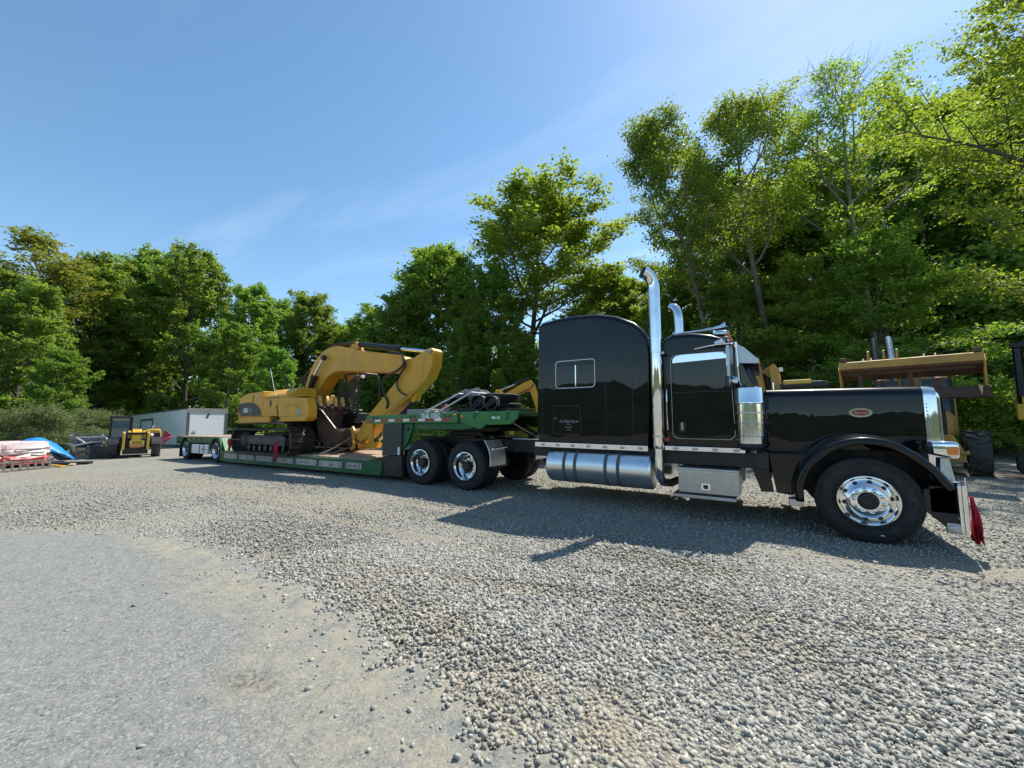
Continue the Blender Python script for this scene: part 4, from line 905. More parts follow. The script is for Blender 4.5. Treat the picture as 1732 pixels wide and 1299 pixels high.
# emblem: red oval in a bright ring
el = lambda a, b_, n=32: [(a*math.cos(2*math.pi*i/n), b_*math.sin(2*math.pi*i/n)) for i in range(n)]
em = MB(); frame_ring(em, el(.128, .064), el(.098, .040), 'y', -.008, .004)
emo = build('emblem', em, ALU, hood, bevel=.002); emo.location = (.095, -.5575, 1.612); emo.rotation_euler = (0, 0, R(3.2))
build('oval', MB().prism(el(.099, .041), 'y', -.003, .004), mat('emblem_red', (.33, .012, .02), .25, coat=1.), emo)
letters('lettering', 'Peterbilt', .052, ALU, emo, (0, -.0038, -.002), (R(90), 0, 0), .0008, .85, .3)
gr = B('grille_shell', MB().loft([hood_sec(x, w_, z, .86) for x, w_, z in ((.7365, .517, 1.963), (.80, .517, 1.965), (.86, .505, 1.955), (.895, .47, 1.915))], True, True), CHROME, ang=30)
for k in range(13): build('grille_bar', MB().box(.892, .91, -.42+.07*k-.012, -.42+.07*k+.012, .95, 1.82), ALU2, gr)
for k in range(11): build('rivet', MB().sphere((.76, -.519, 1.72-.045*k), .009, 8), ALU2, gr)
B('radiator_guard', MB().box(.74, .86, -.44, .44, .62, .86), BLACK)
# --- cowl side and quarter panels behind the front wheel
for s in (-1, 1):
    B('cowl_panel', MB().prism([(-1.265, 1.045), (-1.035, 1.045), (-.96, .475), (-1.115, .465), (-1.19, .70)], 'y', min(s*.90, s*.80), max(s*.90, s*.80)), PAINT, bevel=.012)
    ya, yb = sorted((s*.90, s*.60))
    B('fender_quarter', MB().prism([(-1.01, 1.03), (-.93, .47), (-.70, .45), (-.66, .66), (-.58, .88), (-.44, 1.03)], 'y', ya, yb), PAINT, bevel=.012)
    # crowned front wing
    path = smooth_path([(x, 0, z) for x, z in ((-.725, .43), (-.72, .64), (-.655, .84), (-.56, .985), (-.33, 1.19), (-.05, 1.285), (.24, 1.255), (.46, 1.12), (.63, .95), (.725, .80), (.765, .745))], 4)
    mb = MB(); rings = []
    for i, p in enumerate(path):
        d = (path[min(i+1, len(path)-1)]-path[max(i-1, 0)]).normalized(); nv = Vector((-d.z, 0, d.x))
        prof = ((-1.225, -.085), (-1.238, -.075), (-1.24, -.03), (-1.225, -.008), (-1.19, .0), (-1.0, .022), (-.8, .035), (-.66, .035), (-.54, .02))
        rings.append([(p.x+nv.x*o, -s*yy if s > 0 else yy, p.z+nv.z*o) if s < 0 else (p.x+nv.x*o, -yy, p.z+nv.z*o) for yy, o in prof])
    mb.loft(rings, False, False, closed=False)
    fn = B('fender', mb, PAINT, ang=50, solid=.012)
    build('wheel_well', MB().box(-.62, .70, min(s*.60, s*.50), max(s*.60, s*.50), .50, 1.1), BLACK, fn)
    build('fender_foot', MB().box(-.80, -.66, min(s*1.2, s*1.0), max(s*1.2, s*1.0), .36, .45), ALU2, fn, bevel=.01)
    # head lamp pod with amber lamp, on a pale bracket
    y = s*.92
    pts = [(.62, y, 1.165), (.66, y, 1.165), (.74, y, 1.165), (.82, y, 1.16), (.865, y, 1.155)]
    hl = B('headlight', MB().loft([[(p[0], y+sy*k, p[2]+sz*k) for sy, sz in rrect(-1, 1, -.8, .8, .35, 4)] for p, k in zip(pts, (.05, .095, .118, .128, .122))]), CHROME, bevel=.008)
    build('lens', MB().box(.866, .872, y-.10, y+.10, 1.08, 1.23), MIRROR, hl)
    build('turn_signal', MB().prism(rrect(.765, .858, 1.10, 1.20, .02), 'y', min(y+s*.105, y+s*.142), max(y+s*.105, y+s*.142)), AMBER, hl, bevel=.008)
    build('bracket', MB().prism([(.70, .76), (.84, .76), (.80, 1.06), (.72, 1.06)], 'y', y-.04, y+.10), ALU2, hl, bevel=.01)
# --- bumper
bp_ = MB().box(.80, .845, -1.235, 1.235, .235, .775)
for s in (-1, 1): bp_.box(.765, .7995, min(s*1.235, s*1.21), max(s*1.235, s*1.21), .235, .775)
bu = B('bumper', bp_, CHROME, bevel=.01)
build('bumper_back', MB().box(.55, .795, -1.2, 1.2, .45, .74).prism([(.50, .46), (.50, .70), (.76, .755), (.76, .26), (.70, .25)], 'y', -1.2, -1.13), BLACK, bu)
fg = build('fog_lamp', MB().sphere((.725, -1.215, .285), .06, 14, (1.15, .45, .85)), mat('clear_lens', (.55, .50, .45), .15, coat=1.), bu)
build('fog_lamp_bezel', MB().box(.66, .79, -1.215, -1.17, .225, .345), ALU2, bu, bevel=.01)
B('tow_pin', MB().cyl((.84, -1.2, .775), (.84, -1.2, .86), .008).sphere((.79, -1.05, .79), .03, 10, (2, 1, .6)), CHROME)
# --- quarter fenders ahead of the drive wheels
for s in (-1, 1):
    ya, yb = sorted((s*1.22, s*.66)); pr = []
    for i in range(8):
        a = R(22+i*6.2); pr.append((-6.43+.66*math.cos(a), .51+.66*math.sin(a)))
    arc = [(-5.78, .54), (-5.775, .70), (-5.80, .84), (-5.85, .95), (-5.935, 1.07)]
    mb = MB(); mb.loft([[(x, ya, z), (x, yb, z), (x+.02, yb, z+.004), (x+.02, ya, z+.004)] for x, z in arc])
    qf = B('quarter_fender', mb, SATIN, bevel=.004)
    build('logo_plate', MB().add([(-5.935, ya, 1.075), (-5.935, yb, 1.075), (-5.985, yb, 1.165), (-5.985, ya, 1.165), (-5.92, ya, 1.08), (-5.92, yb, 1.08), (-5.965, yb, 1.17), (-5.965, ya, 1.17)], [(0, 1, 2, 3), (7, 6, 5, 4), (0, 4, 5, 1), (3, 2, 6, 7), (0, 3, 7, 4), (1, 5, 6, 2)]), BLACK, qf)
    if s < 0:
        lo = build('logo', MB().lathe([(.075, .0), (.075, .006), (0, .006)], (0, 0, 0), (0, 0, 1), 26).shift(lambda v: (v[0]*.45, v[1]*1.25, v[2])), mat('emblem_red', (.33, .012, .02), .25), qf); lo.location = (-5.941, -.93, 1.125); lo.rotation_euler = (0, R(63), 0)
        lr = build('logo_ring', MB().lathe([(.068, .007), (.078, .007), (.078, .001)], (0, 0, 0), (0, 0, 1), 26).shift(lambda v: (v[0]*.45, v[1]*1.25, v[2])), ALU2, lo)
    build('support_tube', MB().cyl((-5.74, s*.45, .93), (-5.74, s*1.17, .90), .022), CHROME, qf)
# --- air and electric lines looping to the trailer
for k, (y, zl) in enumerate(((.12, 1.18), (0, 1.14), (-.14, 1.20))):
    B('air_line', MB().tube(smooth_path([(-4.82, y, 1.9), (-5.0, y, 1.5), (-5.25, y-.04*k, zl), (-5.55, y-.05*k, 1.25), (-5.85, y-.05, 1.46), (-6.1, y, 1.5)], 6), .018, 8), HOSE)
B('air_line', MB().tube(smooth_path([(-5.15, -.3, 1.12), (-5.4, -.45, 1.28), (-5.7, -.5, 1.44), (-6.0, -.4, 1.50)], 6), .014, 8), ALU2)
# --- red flag on the bumper corner
fl = MB(); rows = []
for i in range(9):
    t = i/8; z = .66-.47*t; wv = .012+.050*t
    rows.append([(.862+.012*math.sin(5*t+k*1.7)+wv*k/7*.95, -1.20+.045*math.sin(k*2.3+t*2.5)*t-.01*k, z-.05*abs(math.sin(k*1.3))*t) for k in range(8)])
fl.loft(rows, False, False, closed=False)
tag(build('red_flag', fl, CLOTHRED, None, solid=.004), 'red cloth flag hanging from the chrome front bumper corner', 'flag', 'red load flags').location = (0, 1.22, 0)
# ================================================================== green lowboy trailer
TL = thing('lowboy_trailer', 'green detachable-neck lowboy trailer coupled behind the black tractor', 'trailer', (-9, 1.22, 0))
def T(name, mb, m, **k):
    mb.shift(lambda v: (v[0]+9, v[1], v[2]+.016*min(0, v[0]+9)))
    return build(name, mb, m, k.pop('parent', TL), **k)
yT = -1.30
# gooseneck: side rails, deck, front swan plates
for s in (-1, 1):
    ya, yb = sorted((s*1.30, s*1.24))
    rail = T('neck_rail', MB().prism([(-9.67, 1.395), (-6.60, 1.44), (-6.60, 1.655), (-9.67, 1.60)], 'y', ya, yb), GREEN, bevel=.006)
    ya, yb = sorted((s*1.20, s*.98))
    T('neck_beam', MB().prism([(-8.36, 1.26), (-6.50, 1.285), (-6.2, 1.32), (-6.50, 1.45), (-8.36, 1.40)], 'y', ya, yb), DKGREEN, bevel=.008)
    ya, yb = sorted((s*1.24, s*1.18))
    T('swan_plate', MB().prism([(-6.60, 1.664), (-6.60, 1.47), (-6.09, 1.308), (-5.98, 1.318), (-5.88, 1.39), (-5.27, 1.41), (-5.10, 1.53), (-5.08, 1.672)], 'y', ya, yb), GREEN, bevel=.008)
    if s < 0:
        # red and white conspicuity tape, one strip after the other
        x = -9.62; k = 0
        while x < -6.85:
            L = .30 if k % 2 == 0 else .215
            x1 = min(x+L, -6.80)
            zb = 1.432+(x+9.67)*.0147
            T('tape_strip', MB().prism([(x, zb), (x1-.006, zb+.0147*(x1-x)), (x1-.006, zb+.056+.0147*(x1-x)), (x, zb+.056)], 'y', yT-.004, yT+.002), REDTAPE if k % 2 == 0 else DECAL)
            x = x1; k += 1
        for xx in (-9.30, -7.96, -6.87):
            for q in (-1, 1):
                zc = 1.537+(xx+9.3)*.016
                T('tie_slot', MB().prism([(xx+q*.02, zc-.022), (xx+q*.10, zc-.03), (xx+q*.10, zc+.035), (xx+q*.02, zc-.002)], 'y', yT-.003, yT+.01), BLACK)
        lt = letters('lettering', 'TRAIL KING', .150, DECAL, TL, (-7.395+9, yT-.004, 1.572), (R(90), R(-.9), 0), .001, .76, 0, .004)
        for xx, zz, mm in ((-6.66, 1.605, AMBER), (-6.50, 1.565, AMBER)):
            T('marker_lamp', MB().lathe([(.034, 0), (.034, -.018), (.026, -.028), (0, -.03)], (xx, -1.30 if xx < -6.6 else -1.24, zz), (0, 1, 0), 16), mm)
        for xx in (-5.675, -5.555): T('data_plate', MB().box(xx-.04, xx+.04, -1.244, -1.238, 1.515, 1.565), DECAL if xx < -5.6 else ALU2)
        T('stake_arm', MB().beam((-6.10, -1.25, 1.66), (-6.20, -1.25, 1.54), .03, .05), DKGREEN); T('stake_arm', MB().beam((-5.32, -1.25, 1.66), (-5.36, -1.25, 1.50), .03, .05), DKGREEN)
T('neck_deck', MB().prism([(-9.67, 1.55), (-5.1, 1.62), (-5.1, 1.665), (-9.67, 1.598)], 'y', -1.235, 1.235), DKGREEN)
T('neck_box', MB().prism([(-9.60, 1.27), (-8.3, 1.27), (-8.3, 1.54), (-9.60, 1.54)], 'y', -.75, .75), DKGREEN, bevel=.01)
T('kingpin_plate', MB().prism([(-7.6, 1.235), (-6.1, 1.235), (-5.9, 1.32), (-7.6, 1.32)], 'y', -.6, .6), BLACK)
for s in (-1, 1):
    ya, yb = sorted((s*1.29, s*1.20))
    T('neck_leg', MB().prism([(-9.02, .60), (-8.34, .66), (-8.34, 1.40), (-9.02, 1.395)], 'y', ya, yb), GREYP, bevel=.008)
    ya, yb = sorted((s*1.27, s*.70))
    T('neck_foot', MB().prism([(-9.00, .12), (-8.30, .14), (-8.34, .655), (-9.02, .595)], 'y', ya, yb), BLACK, bevel=.01)
    ya, yb = sorted((s*1.24, s*1.16))
    gu = T('gusset', MB().prism([(-8.335, .80), (-8.20, .92), (-8.02, 1.30), (-8.02, 1.39), (-8.335, 1.39)], 'y', ya, yb), DKGREEN, bevel=.006)
    T('pin_boss', MB().cyl((-8.19, s*1.24, 1.27), (-8.19, s*1.262, 1.27), .05), BLACK)
    ya, yb = sorted((s*1.235, s*.66))
    T('mud_flap', MB().box(-8.30, -8.285, ya, yb, .18, .78), BLACK)
T('white_marker', MB().box(-8.44, -8.38, yT-.006, yT+.01, .655, .84), DECAL)
# main deck
T('deck_frame', MB().box(-17.90, -9.02, -1.05, 1.05, .18, .44), BLACK)
for s in (-1, 1):
    ya, yb = sorted((s*1.30, s*1.22))
    T('side_rail', MB().prism([(-17.95, .085), (-9.06, .115), (-9.00, .30), (-9.02, .455), (-17.95, .455)], 'y', ya, yb), DKGREEN, bevel=.008)
T('deck_nose', MB().prism([(-9.72, .10), (-9.02, .10), (-9.02, .46), (-9.6, .46)], 'y', -1.24, 1.24), DKGREEN, bevel=.01)
pk = 9; wdt = 2.42/pk
for k in range(pk):
    y0 = -1.21+k*wdt
    T('deck_plank', MB().box(-17.85, -9.62, y0+.004, y0+wdt-.004, .445, .492+.003*((k*7) % 3)), WOODM, bevel=.004)
for i, (a_, b_) in enumerate(((-17.73, -16.71), (-16.53, -15.50), (-15.33, -14.27), (-14.08, -13.04), (-12.87, -11.81), (-11.66, -10.61), (-10.43, -9.77))):
    ot = T('outrigger_board', MB().box(a_, b_, yT-.022, yT+.002, .222, .385), mat('pale_board', (.44, .41, .385), .6, var=.2, vscale=5, dirt=(.25, .2, .16), dirt_amt=.5), bevel=.006)
    n_ = 0
    for fx_ in ((.1, .5, .9) if b_-a_ > .9 else (.12, .88)):
        xx = a_+(b_-a_)*fx_
        for zz in (.262, .303, .345):
            h_ = T('slot', MB().box(xx-.022, xx+.022, yT-.026, yT-.02, zz-.011, zz+.011), BLACK); h_.parent = ot
    for fx_ in (.3, .62) if i % 2 == 0 else (.58,):
        h_ = T('reflector', MB().prism(rrect(a_+(b_-a_)*fx_-.055, a_+(b_-a_)*fx_+.055, .285, .325, .018), 'y', yT-.0265, yT-.02), REDTAPE); h_.parent = ot
# rear bogie
SIDE = [(-22.45, .95), (-22.45, .80), (-22.2, .74), (-22.06, .74)]
for i in range(9):
    a_ = R(180-i*22.5); SIDE.append((-21.6+.48*math.cos(a_), .46+.46*math.sin(a_)))
SIDE += [(-21.1, .72), (-19.14, .72)]
for i in range(9):
    a_ = R(180-i*22.5); SIDE.append((-18.64+.48*math.cos(a_), .46+.46*math.sin(a_)))
SIDE += [(-18.12, .10), (-17.92, .10), (-17.92, .30), (-18.30, .95)]
for s in (-1, 1):
    ya, yb = sorted((s*1.30, s*1.24))
    T('bogie_side', MB().prism(SIDE, 'y', ya, yb), DKGREEN, bevel=.005)
    for x in (-21.6, -18.64): wheel_dual(TL, (x+9, s*1.135, .43+.016*(x+9)), s, .43, .278, .24, False, .10)
    for x in (-21.6, -18.64): T('axle', MB().cyl((x, -.9, .43), (x, .9, .43), .07), BLACK) if s < 0 else None
T('bogie_frame', MB().box(-22.4, -18.0, -.55, .55, .5, .93), BLACK)
T('ramp_face', MB().prism([(-18.32, .952), (-17.90, .47), (-17.90, .10), (-18.1, .10), (-18.36, .9)], 'y', -1.235, 1.235), GREEN, bevel=.006)
for k in range(8):
    y0 = -1.29+k*2.58/8
    T('rear_plank', MB().box(-22.45, -18.34, y0+.004, y0+2.58/8-.004, .93, .975+.003*((k*5) % 3)), WOODM, bevel=.004)
for k in range(9):
    T('side_lamp', MB().lathe([(.032, 0), (.032, -.012), (0, -.02)], (-21.15+k*.26, yT, .845), (0, 1, 0), 12), RUSTRED if k % 2 else AMBER)
bx = T('side_box', MB().box(-20.84, -19.25, yT, -.75, .30, .665), WHITE, bevel=.012)
for a_, m_ in ((-20.05, BLACK), (-19.66, REDTAPE)):
    q = T('band', MB().box(a_-.03, a_+.03, yT-.006, yT+.002, .31, .655), m_); q.parent = bx
q = T('reflector', MB().box(-19.9, -19.4, yT-.005, yT+.001, .46, .50), REDTAPE); q.parent = bx
T('mud_flap', MB().box(-22.22, -22.20, -1.27, -.8, .10, .74), BLACK); T('mud_flap', MB().box(-22.22, -22.20, .8, 1.27, .10, .74), BLACK)
T('tail_bar', MB().box(-22.55, -22.45, -1.30, 1.30, .66, .93), DKGREEN, bevel=.01)
# red flag on a short pole at the rear corner
fl = MB(); A_, B_, C_ = Vector((-22.72, -.49, 1.03)), Vector((-22.70, -.16, .735)), Vector((-22.72, -.53, .40)); rows = []
for i in range(7):
    t = i/6; rows.append([tuple((A_.lerp(C_, j/6)).lerp(B_, t)+Vector((.03*math.sin(j*1.3+t*4), 0, 0))) for j in range(7)])
fl.loft(rows, False, False, closed=False)
rf = thing('red_flag', 'faded red warning flag on a pole at the rear of the lowboy', 'flag', (-22.7, 0, .55), group='red load flags')
build('cloth', fl.shift(lambda v: (v[0]+22.7, v[1], v[2]-.55)), mat('faded_red_cloth', (.50, .07, .11), .85, var=.2, vscale=9), rf, solid=.004)
build('pole', MB().cyl((0.10, -.02, .10), (0, -.50, .49), .012, n=8), STEEL, rf)
# load on the neck
tp = thing('rolled_tarp', 'black tarp bundle strapped on the gooseneck beside the spare tyres', 'tarp', (-6.5, 1.0, 1.66)); tp.scale = (1.12, 1, 1.05)
def tarp_roll(x0, x1, y0, y1, r_, sd, z):
    rd = random.Random(sd); mb = MB(); rings = []; n = 22
    for k in range(9):
        t = k/8; rings.append([(x0+(x1-x0)*t+(r_*(1+.10*math.sin(3*a+sd)+.06*rd.uniform(-1, 1)))*math.cos(a), y0+(y1-y0)*t, z+(r_*(.92+.10*math.sin(2*a+sd*2)+.05*rd.uniform(-1, 1)))*math.sin(a)) for a in [2*math.pi*i/n for i in range(n)]])
    mb.loft(rings, False, True)
    # spiral of folds showing in the open end
    for q in range(4):
        rq = r_*(.98-.22*q); ring = [[(x0+rq*math.cos(2*math.pi*i/18)*(1+.08*math.sin(3*i)), y0+dy, z+rq*.92*math.sin(2*math.pi*i/18+q)) for i in range(18)] for dy in (0, .12+.05*q)]
        mb.loft(ring, False, False)
    return mb
build('roll', tarp_roll(.07, -.30, -.62, .75, .18, 1, .21), TARP, tp, solid=.008)
build('roll', tarp_roll(.41, .05, -.66, -.05, .165, 4, .20), TARP, tp, solid=.008)
lump = MB(); rows = []
for i in range(13):
    a = i/12
    rows.append([(-1.0+1.1*a+.03*math.sin(j*2+i), -.55+1.25*j/8, .03+.54*math.sin(math.pi*min(1, .05+.9*a))**.6*math.sin(math.pi*(.12+.76*j/8))**.5+.035*math.sin(i*1.9+j*2.3)) for j in range(9)])
lump.loft(rows, False, False, closed=False)
build('loose_fold', lump, TARP, tp, solid=.01, ang=60)
build('base', MB().box(-1.05, .7, -.45, .8, .0, .10), BLACK, tp)
for k, (xa, xb) in enumerate(((-1.12, -.50), (-.70, -.12))):
    tag(build('ratchet_strap', MB().tube([(xa-6.5, -.02, 1.68), (xb-6.5, .42, 2.10+.02*k), (xb-6.35, 1.3, 2.10), (xb-6.3, 2.3, 1.68)], .022, 6), STRAP), ['pale ratchet strap over the left end of the black tarp', 'pale ratchet strap crossing the middle of the black tarp'][k], 'strap', 'straps over the tarp')
def spare(z, lab, dx):
    t = thing('spare_tyre', lab, 'tyre', (-6.30+dx, 1.12, z), (R(90), 0, 0), 'spare tyres on the gooseneck')
    build('tyre', tyre_mb(.50, .29, .215, 60), RUBBER, t, ang=38); build('rim', MB().lathe([(.292, -.10), (.27, -.08), (.1, .03), (.1, .05), (.27, .09), (.292, .10)], (0, 0, 0), (0, 1, 0), 32), STEEL, t)
spare(1.785, 'spare tyre lying flat on the gooseneck, lower of two', .02); spare(2.0, 'spare tyre lying on top of the other behind the tarp', -.03)
# chains and a steel box on the neck
for k in range(5):
    pts = [(-7.75+.13*k, .15+.05*(k % 2), 1.66), (-7.7+.13*k, .30, 1.74-.02*k), (-7.62+.12*k, .5, 1.70), (-7.5+.1*k, .8, 1.66)]
    tag(build('chain', MB().tube(smooth_path(pts, 5), .018, 6), STEEL if k % 2 else STRAP), ['steel chain end heaped at the left foot of the straps', 'pale strap tail lying over the chain heap', 'steel chain in the middle of the heap by the tarp', 'pale strap tail next to the red binder', 'steel chain nearest the tarp bundle'][k], 'chain', 'chains heaped on the gooseneck')
tag(build('chain_binder', MB().cyl((-7.28, .12, 1.70), (-7.12, .14, 1.84), .022).cyl((-7.2, .12, 1.76), (-7.2, .2, 1.76), .05), REDTAPE), 'small red chain binder beside the straps on the gooseneck', 'binder')
tag(build('steel_rail', MB().box(-8.75, -7.3, .45, .62, 1.625, 1.76).box(-8.03, -8.0, .44, .63, 1.622, 1.765), STEEL, bevel=.008), 'grey steel beam lying along the gooseneck behind the lettering', 'beam')
# ================================================================== the excavator on the lowboy
EX = thing('excavator', 'yellow tracked excavator chained down on the lowboy deck', 'excavator', (-14.7, 1.22, .385), (0, -.016, 0))
def X(name, mb, m, **k): return build(name, mb, m, k.pop('parent', EX), **k)
# --- tracks: frame, sprocket, idler, rollers, shoes
def track_path(n):
    """closed stadium outline of the track: points and tangents"""
    x0, x1, zc0, zc1, r_ = -1.66, 1.50, .41, .41, .385
    L1 = x1-x0; per = 2*L1+2*math.pi*r_; out = []
    for i in range(n):
        s = per*i/n
        if s < L1: out.append((x0+s, zc0-r_, 1, 0))
        elif s < L1+math.pi*r_:
            a = (s-L1)/r_-math.pi/2; out.append((x1+r_*math.cos(a), zc1+r_*math.sin(a), -math.sin(a), math.cos(a)))
        elif s < 2*L1+math.pi*r_:
            q = s-L1-math.pi*r_; sag = .03*math.sin(math.pi*q/L1); out.append((x1-q, zc1+r_-sag, -1, 0))
        else:
            a = (s-2*L1-math.pi*r_)/r_+math.pi/2; out.append((x0+r_*math.cos(a), zc0+r_*math.sin(a), -math.sin(a), math.cos(a)))
    return out
SHOE = MB().box(-.088, .088, -.37, .37, -.014, .014).box(.050, .066, -.37, .37, .014, .042).box(-.01, .006, -.37, .37, .014, .036).box(-.078, -.062, -.37, .37, .014, .036)
TRK = mat('track_steel', (.045, .040, .036), .6, .4, var=.4, vscale=6, dirt=(.24, .20, .15), dirt_amt=.75)
shoe_me = None
for s in (-1, 1):
    yc = s*1.15
    tf = X('track', MB().prism([(-1.35, .28), (1.25, .25), (1.25, .52), (.9, .60), (-1.35, .58)], 'y', yc-.16, yc+.16), BLACK, bevel=.02)
    build('side_frame', MB().box(-1.15, .72, yc+s*.16, yc+s*.20, .34, .52), GREYP, tf, bevel=.01)
    build('side_plate', MB().box(.74, 1.22, yc+s*.16, yc+s*.21, .26, .56), GREYP, tf, bevel=.015)
    build('sprocket', MB().lathe([(.34, -.05), (.34, .05), (.22, .17), (.12, .20), (0, .20)], (-1.66, yc, .41), (0, s, 0), 24), GREYP, tf)
    build('idler', MB().lathe([(.33, -.06), (.33, .06), (.24, .14), (0, .14)], (1.48, yc, .41), (0, s, 0), 24), BLACK, tf)
    for k in range(7): build('roller', MB().cyl((-1.12+.37*k, yc-.2, .17), (-1.12+.37*k, yc+.2, .17), .10, n=12), BLACK, tf)
    for px_, pz_, tx, tz in track_path(48):
        if shoe_me is None:
            so_ = build('shoe', SHOE, TRK, tf, bevel=.004); shoe_me = so_.data
        else:
            so_ = link('shoe', shoe_me, tf)
        so_.location = (px_, yc, pz_); so_.rotation_euler = (0, -math.atan2(tz, tx)+math.pi, 0)
X('undercarriage', MB().box(-.9, .9, -1.0, 1.0, .38, .66).cyl((0, 0, .6), (0, 0, .98), .62, n=32), BLACK, bevel=.02)
# --- house
yH = -1.33
X('house_frame', MB().box(-1.9, .95, -1.25, 1.25, .96, 1.10).box(.95, 2.30, .30, 1.25, .96, 1.10), BLACK)
X('lower_sill', MB().prism([(-2.05, 1.20), (-1.98, 1.0), (.15, 1.0), (.15, 1.21)], 'y', yH-.01, 1.33), YELLOW, bevel=.03, seg=3)
X('counterweight', MB().prism([(-2.09, 1.20), (-1.05, 1.20), (-1.05, 2.03), (-1.55, 2.02), (-1.90, 1.96), (-2.06, 1.86), (-2.11, 1.6)], 'y', yH, 1.33), YELLOW, bevel=.05, seg=3)
X('engine_panel', MB().prism([(-1.035, 1.21), (-.40, 1.21), (-.40, 2.06), (-1.035, 2.02)], 'y', yH+.004, 1.32), YELLOW, bevel=.025)
X('engine_hood', MB().loft([[(x_, -1.31, 1.80), (x_, -1.30, 1.88), (x_+dx_*.2, -.92, 2.11), (x_+dx_*.2, -.37, 2.13), (x_, -.36, 1.80)] for x_, dx_ in ((-.385, .2), (1.20, -.3))]), YELLOW, bevel=.03, seg=3)
X('pump_door', MB().prism([(-.385, 1.21), (.65, 1.20), (.65, 1.79), (-.385, 1.79)], 'y', yH+.004, -.45), YELLOW, bevel=.025)
tb = X('tank_box', MB().prism([(.67, 1.02), (2.22, 1.02), (2.38, 1.14), (2.38, 1.44), (2.26, 1.72), (1.30, 1.78), (.67, 1.78)], 'y', yH-.006, -1.04), YELLOW, bevel=.03, seg=3)
build('grab_rail', MB().tube([(1.1, yH-.05, 1.50), (1.1, yH-.06, 1.53), (1.9, yH-.06, 1.50), (1.9, yH-.05, 1.47)], .014, 6), BRIGHTY, tb)
build('lid', MB().box(.72, 2.2, yH-.002, -1.06, 1.775, 1.80), YELLOW, tb, bevel=.008)
build('sticker', MB().box(1.78, 2.0, yH-.012, yH-.004, 1.22, 1.38), GREYDEC, tb); build('panel_seam', MB().box(.68, 2.3, yH-.0085, yH, 1.175, 1.185), GREYP, tb)
X('slot_handle', MB().box(.10, .22, yH-.002, yH+.02, 1.52, 1.72), RUSTRED)
# dark swoosh panel with the model number, orange wedge at its tail
SW = [(-2.035+.0, 1.24), (-.405, 1.235), (-.45, 1.36), (-.56, 1.49), (-.72, 1.59), (-.92, 1.66), (-1.18, 1.705), (-1.5, 1.705), (-2.07, 1.68)]
gp = X('graphic_panel', MB().prism(SW, 'y', yH-.004, yH+.004), GREYP)
build('orange_wedge', MB().prism([(-2.065, 1.24), (-1.86, 1.24), (-2.07, 1.50)], 'y', yH-.006, yH-.002), mat('orange_decal', (.45, .10, .03), .5), gp)
letters('lettering', '320D', .20, DECAL, gp, (-1.53, yH-.006, 1.43), (R(90), 0, 0), .001, .78, 0, .006)
letters('lettering', 'L', .17, GREYDEC, gp, (-1.17, yH-.006, 1.43), (R(90), 0, 0), .001, 1.3, 0, .01)
X('panel_seam', MB().box(-1.045, -1.03, yH-.002, yH+.02, 1.22, 2.0), GREYP)
X('exhaust', MB().tube([(-.75, -.3, 2.0), (-.75, -.3, 2.30), (-.83, -.3, 2.38)], .055, 12), BLACK)
X('filler_cap', MB().cyl((-1.0, -.75, 2.02), (-1.0, -.75, 2.10), .09), YELLOW)
for y in (yH+.10, -.75):
    X('hand_rail', MB().tube(smooth_path([(-.1, y, 2.13), (-.08, y, 2.50), (.0, y, 2.55), (.02, y, 2.2)], 4), .014, 6), BLACK)
X('antenna', MB().cyl((.55, yH+.02, 1.55), (-.02, yH+.02, 2.78), .012, .009, 6), STEEL)
X('antenna_foot', MB().cyl((.72, yH-.01, 1.12), (.55, yH-.01, 1.55), .012, n=6), BLACK); X('mirror_bracket', MB().cyl((.74, yH-.04, 1.12), (.78, yH-.02, 1.12), .05), BLACK)
# --- cab on the far side
cy0, cy1 = .42, 1.32
cab = X('cab', MB().box(.95, 2.25, cy0, cy1, .98, 1.30), BLACK, bevel=.02)
for x, y in ((.98, cy0+.04), (2.22, cy0+.04), (.98, cy1-.04), (2.22, cy1-.04), (1.55, cy0+.04)):
    build('post', MB().tube(smooth_path([(x, y, 1.3), (x+(.03 if x > 2 else 0), y, 2.0), (x-(.02 if x > 2 else 0), y, 2.52), (x-(.12 if x > 2 else 0), y, 2.66)], 4), .038, 8), BLACK, cab)
build('cab_roof', MB().box(.95, 2.15, cy0, cy1, 2.62, 2.72), BLACK, cab, bevel=.05, seg=3)
build('rear_panel', MB().box(.95, .99, cy0, cy1, 1.3, 2.0), BLACK, cab)
for a_, b_ in ((1.01, 1.52), (1.58, 2.19)):
    build('pane', MB().box(a_, b_, cy0+.03, cy0+.036, 1.32, 2.62), mat('clear_glass', (.35, .42, .40), .03, trans=.9, spec=.6), cab)
build('seat', MB().box(1.25, 1.65, .7, 1.1, 1.3, 1.45).box(1.2, 1.32, .7, 1.1, 1.45, 2.15), BLACK, cab, bevel=.04)
build('grab_bar', MB().tube([(1.4, cy0-.02, 1.62), (2.24, cy0-.02, 1.62)], .014, 6), ALU2, cab)
X('work_lamp', MB().box(2.26, 2.33, .5, .62, 2.48, 2.58), DECAL, bevel=.01)
X('mirror', MB().box(2.30, 2.33, .28, .42, 2.35, 2.55), GREYP, bevel=.01)
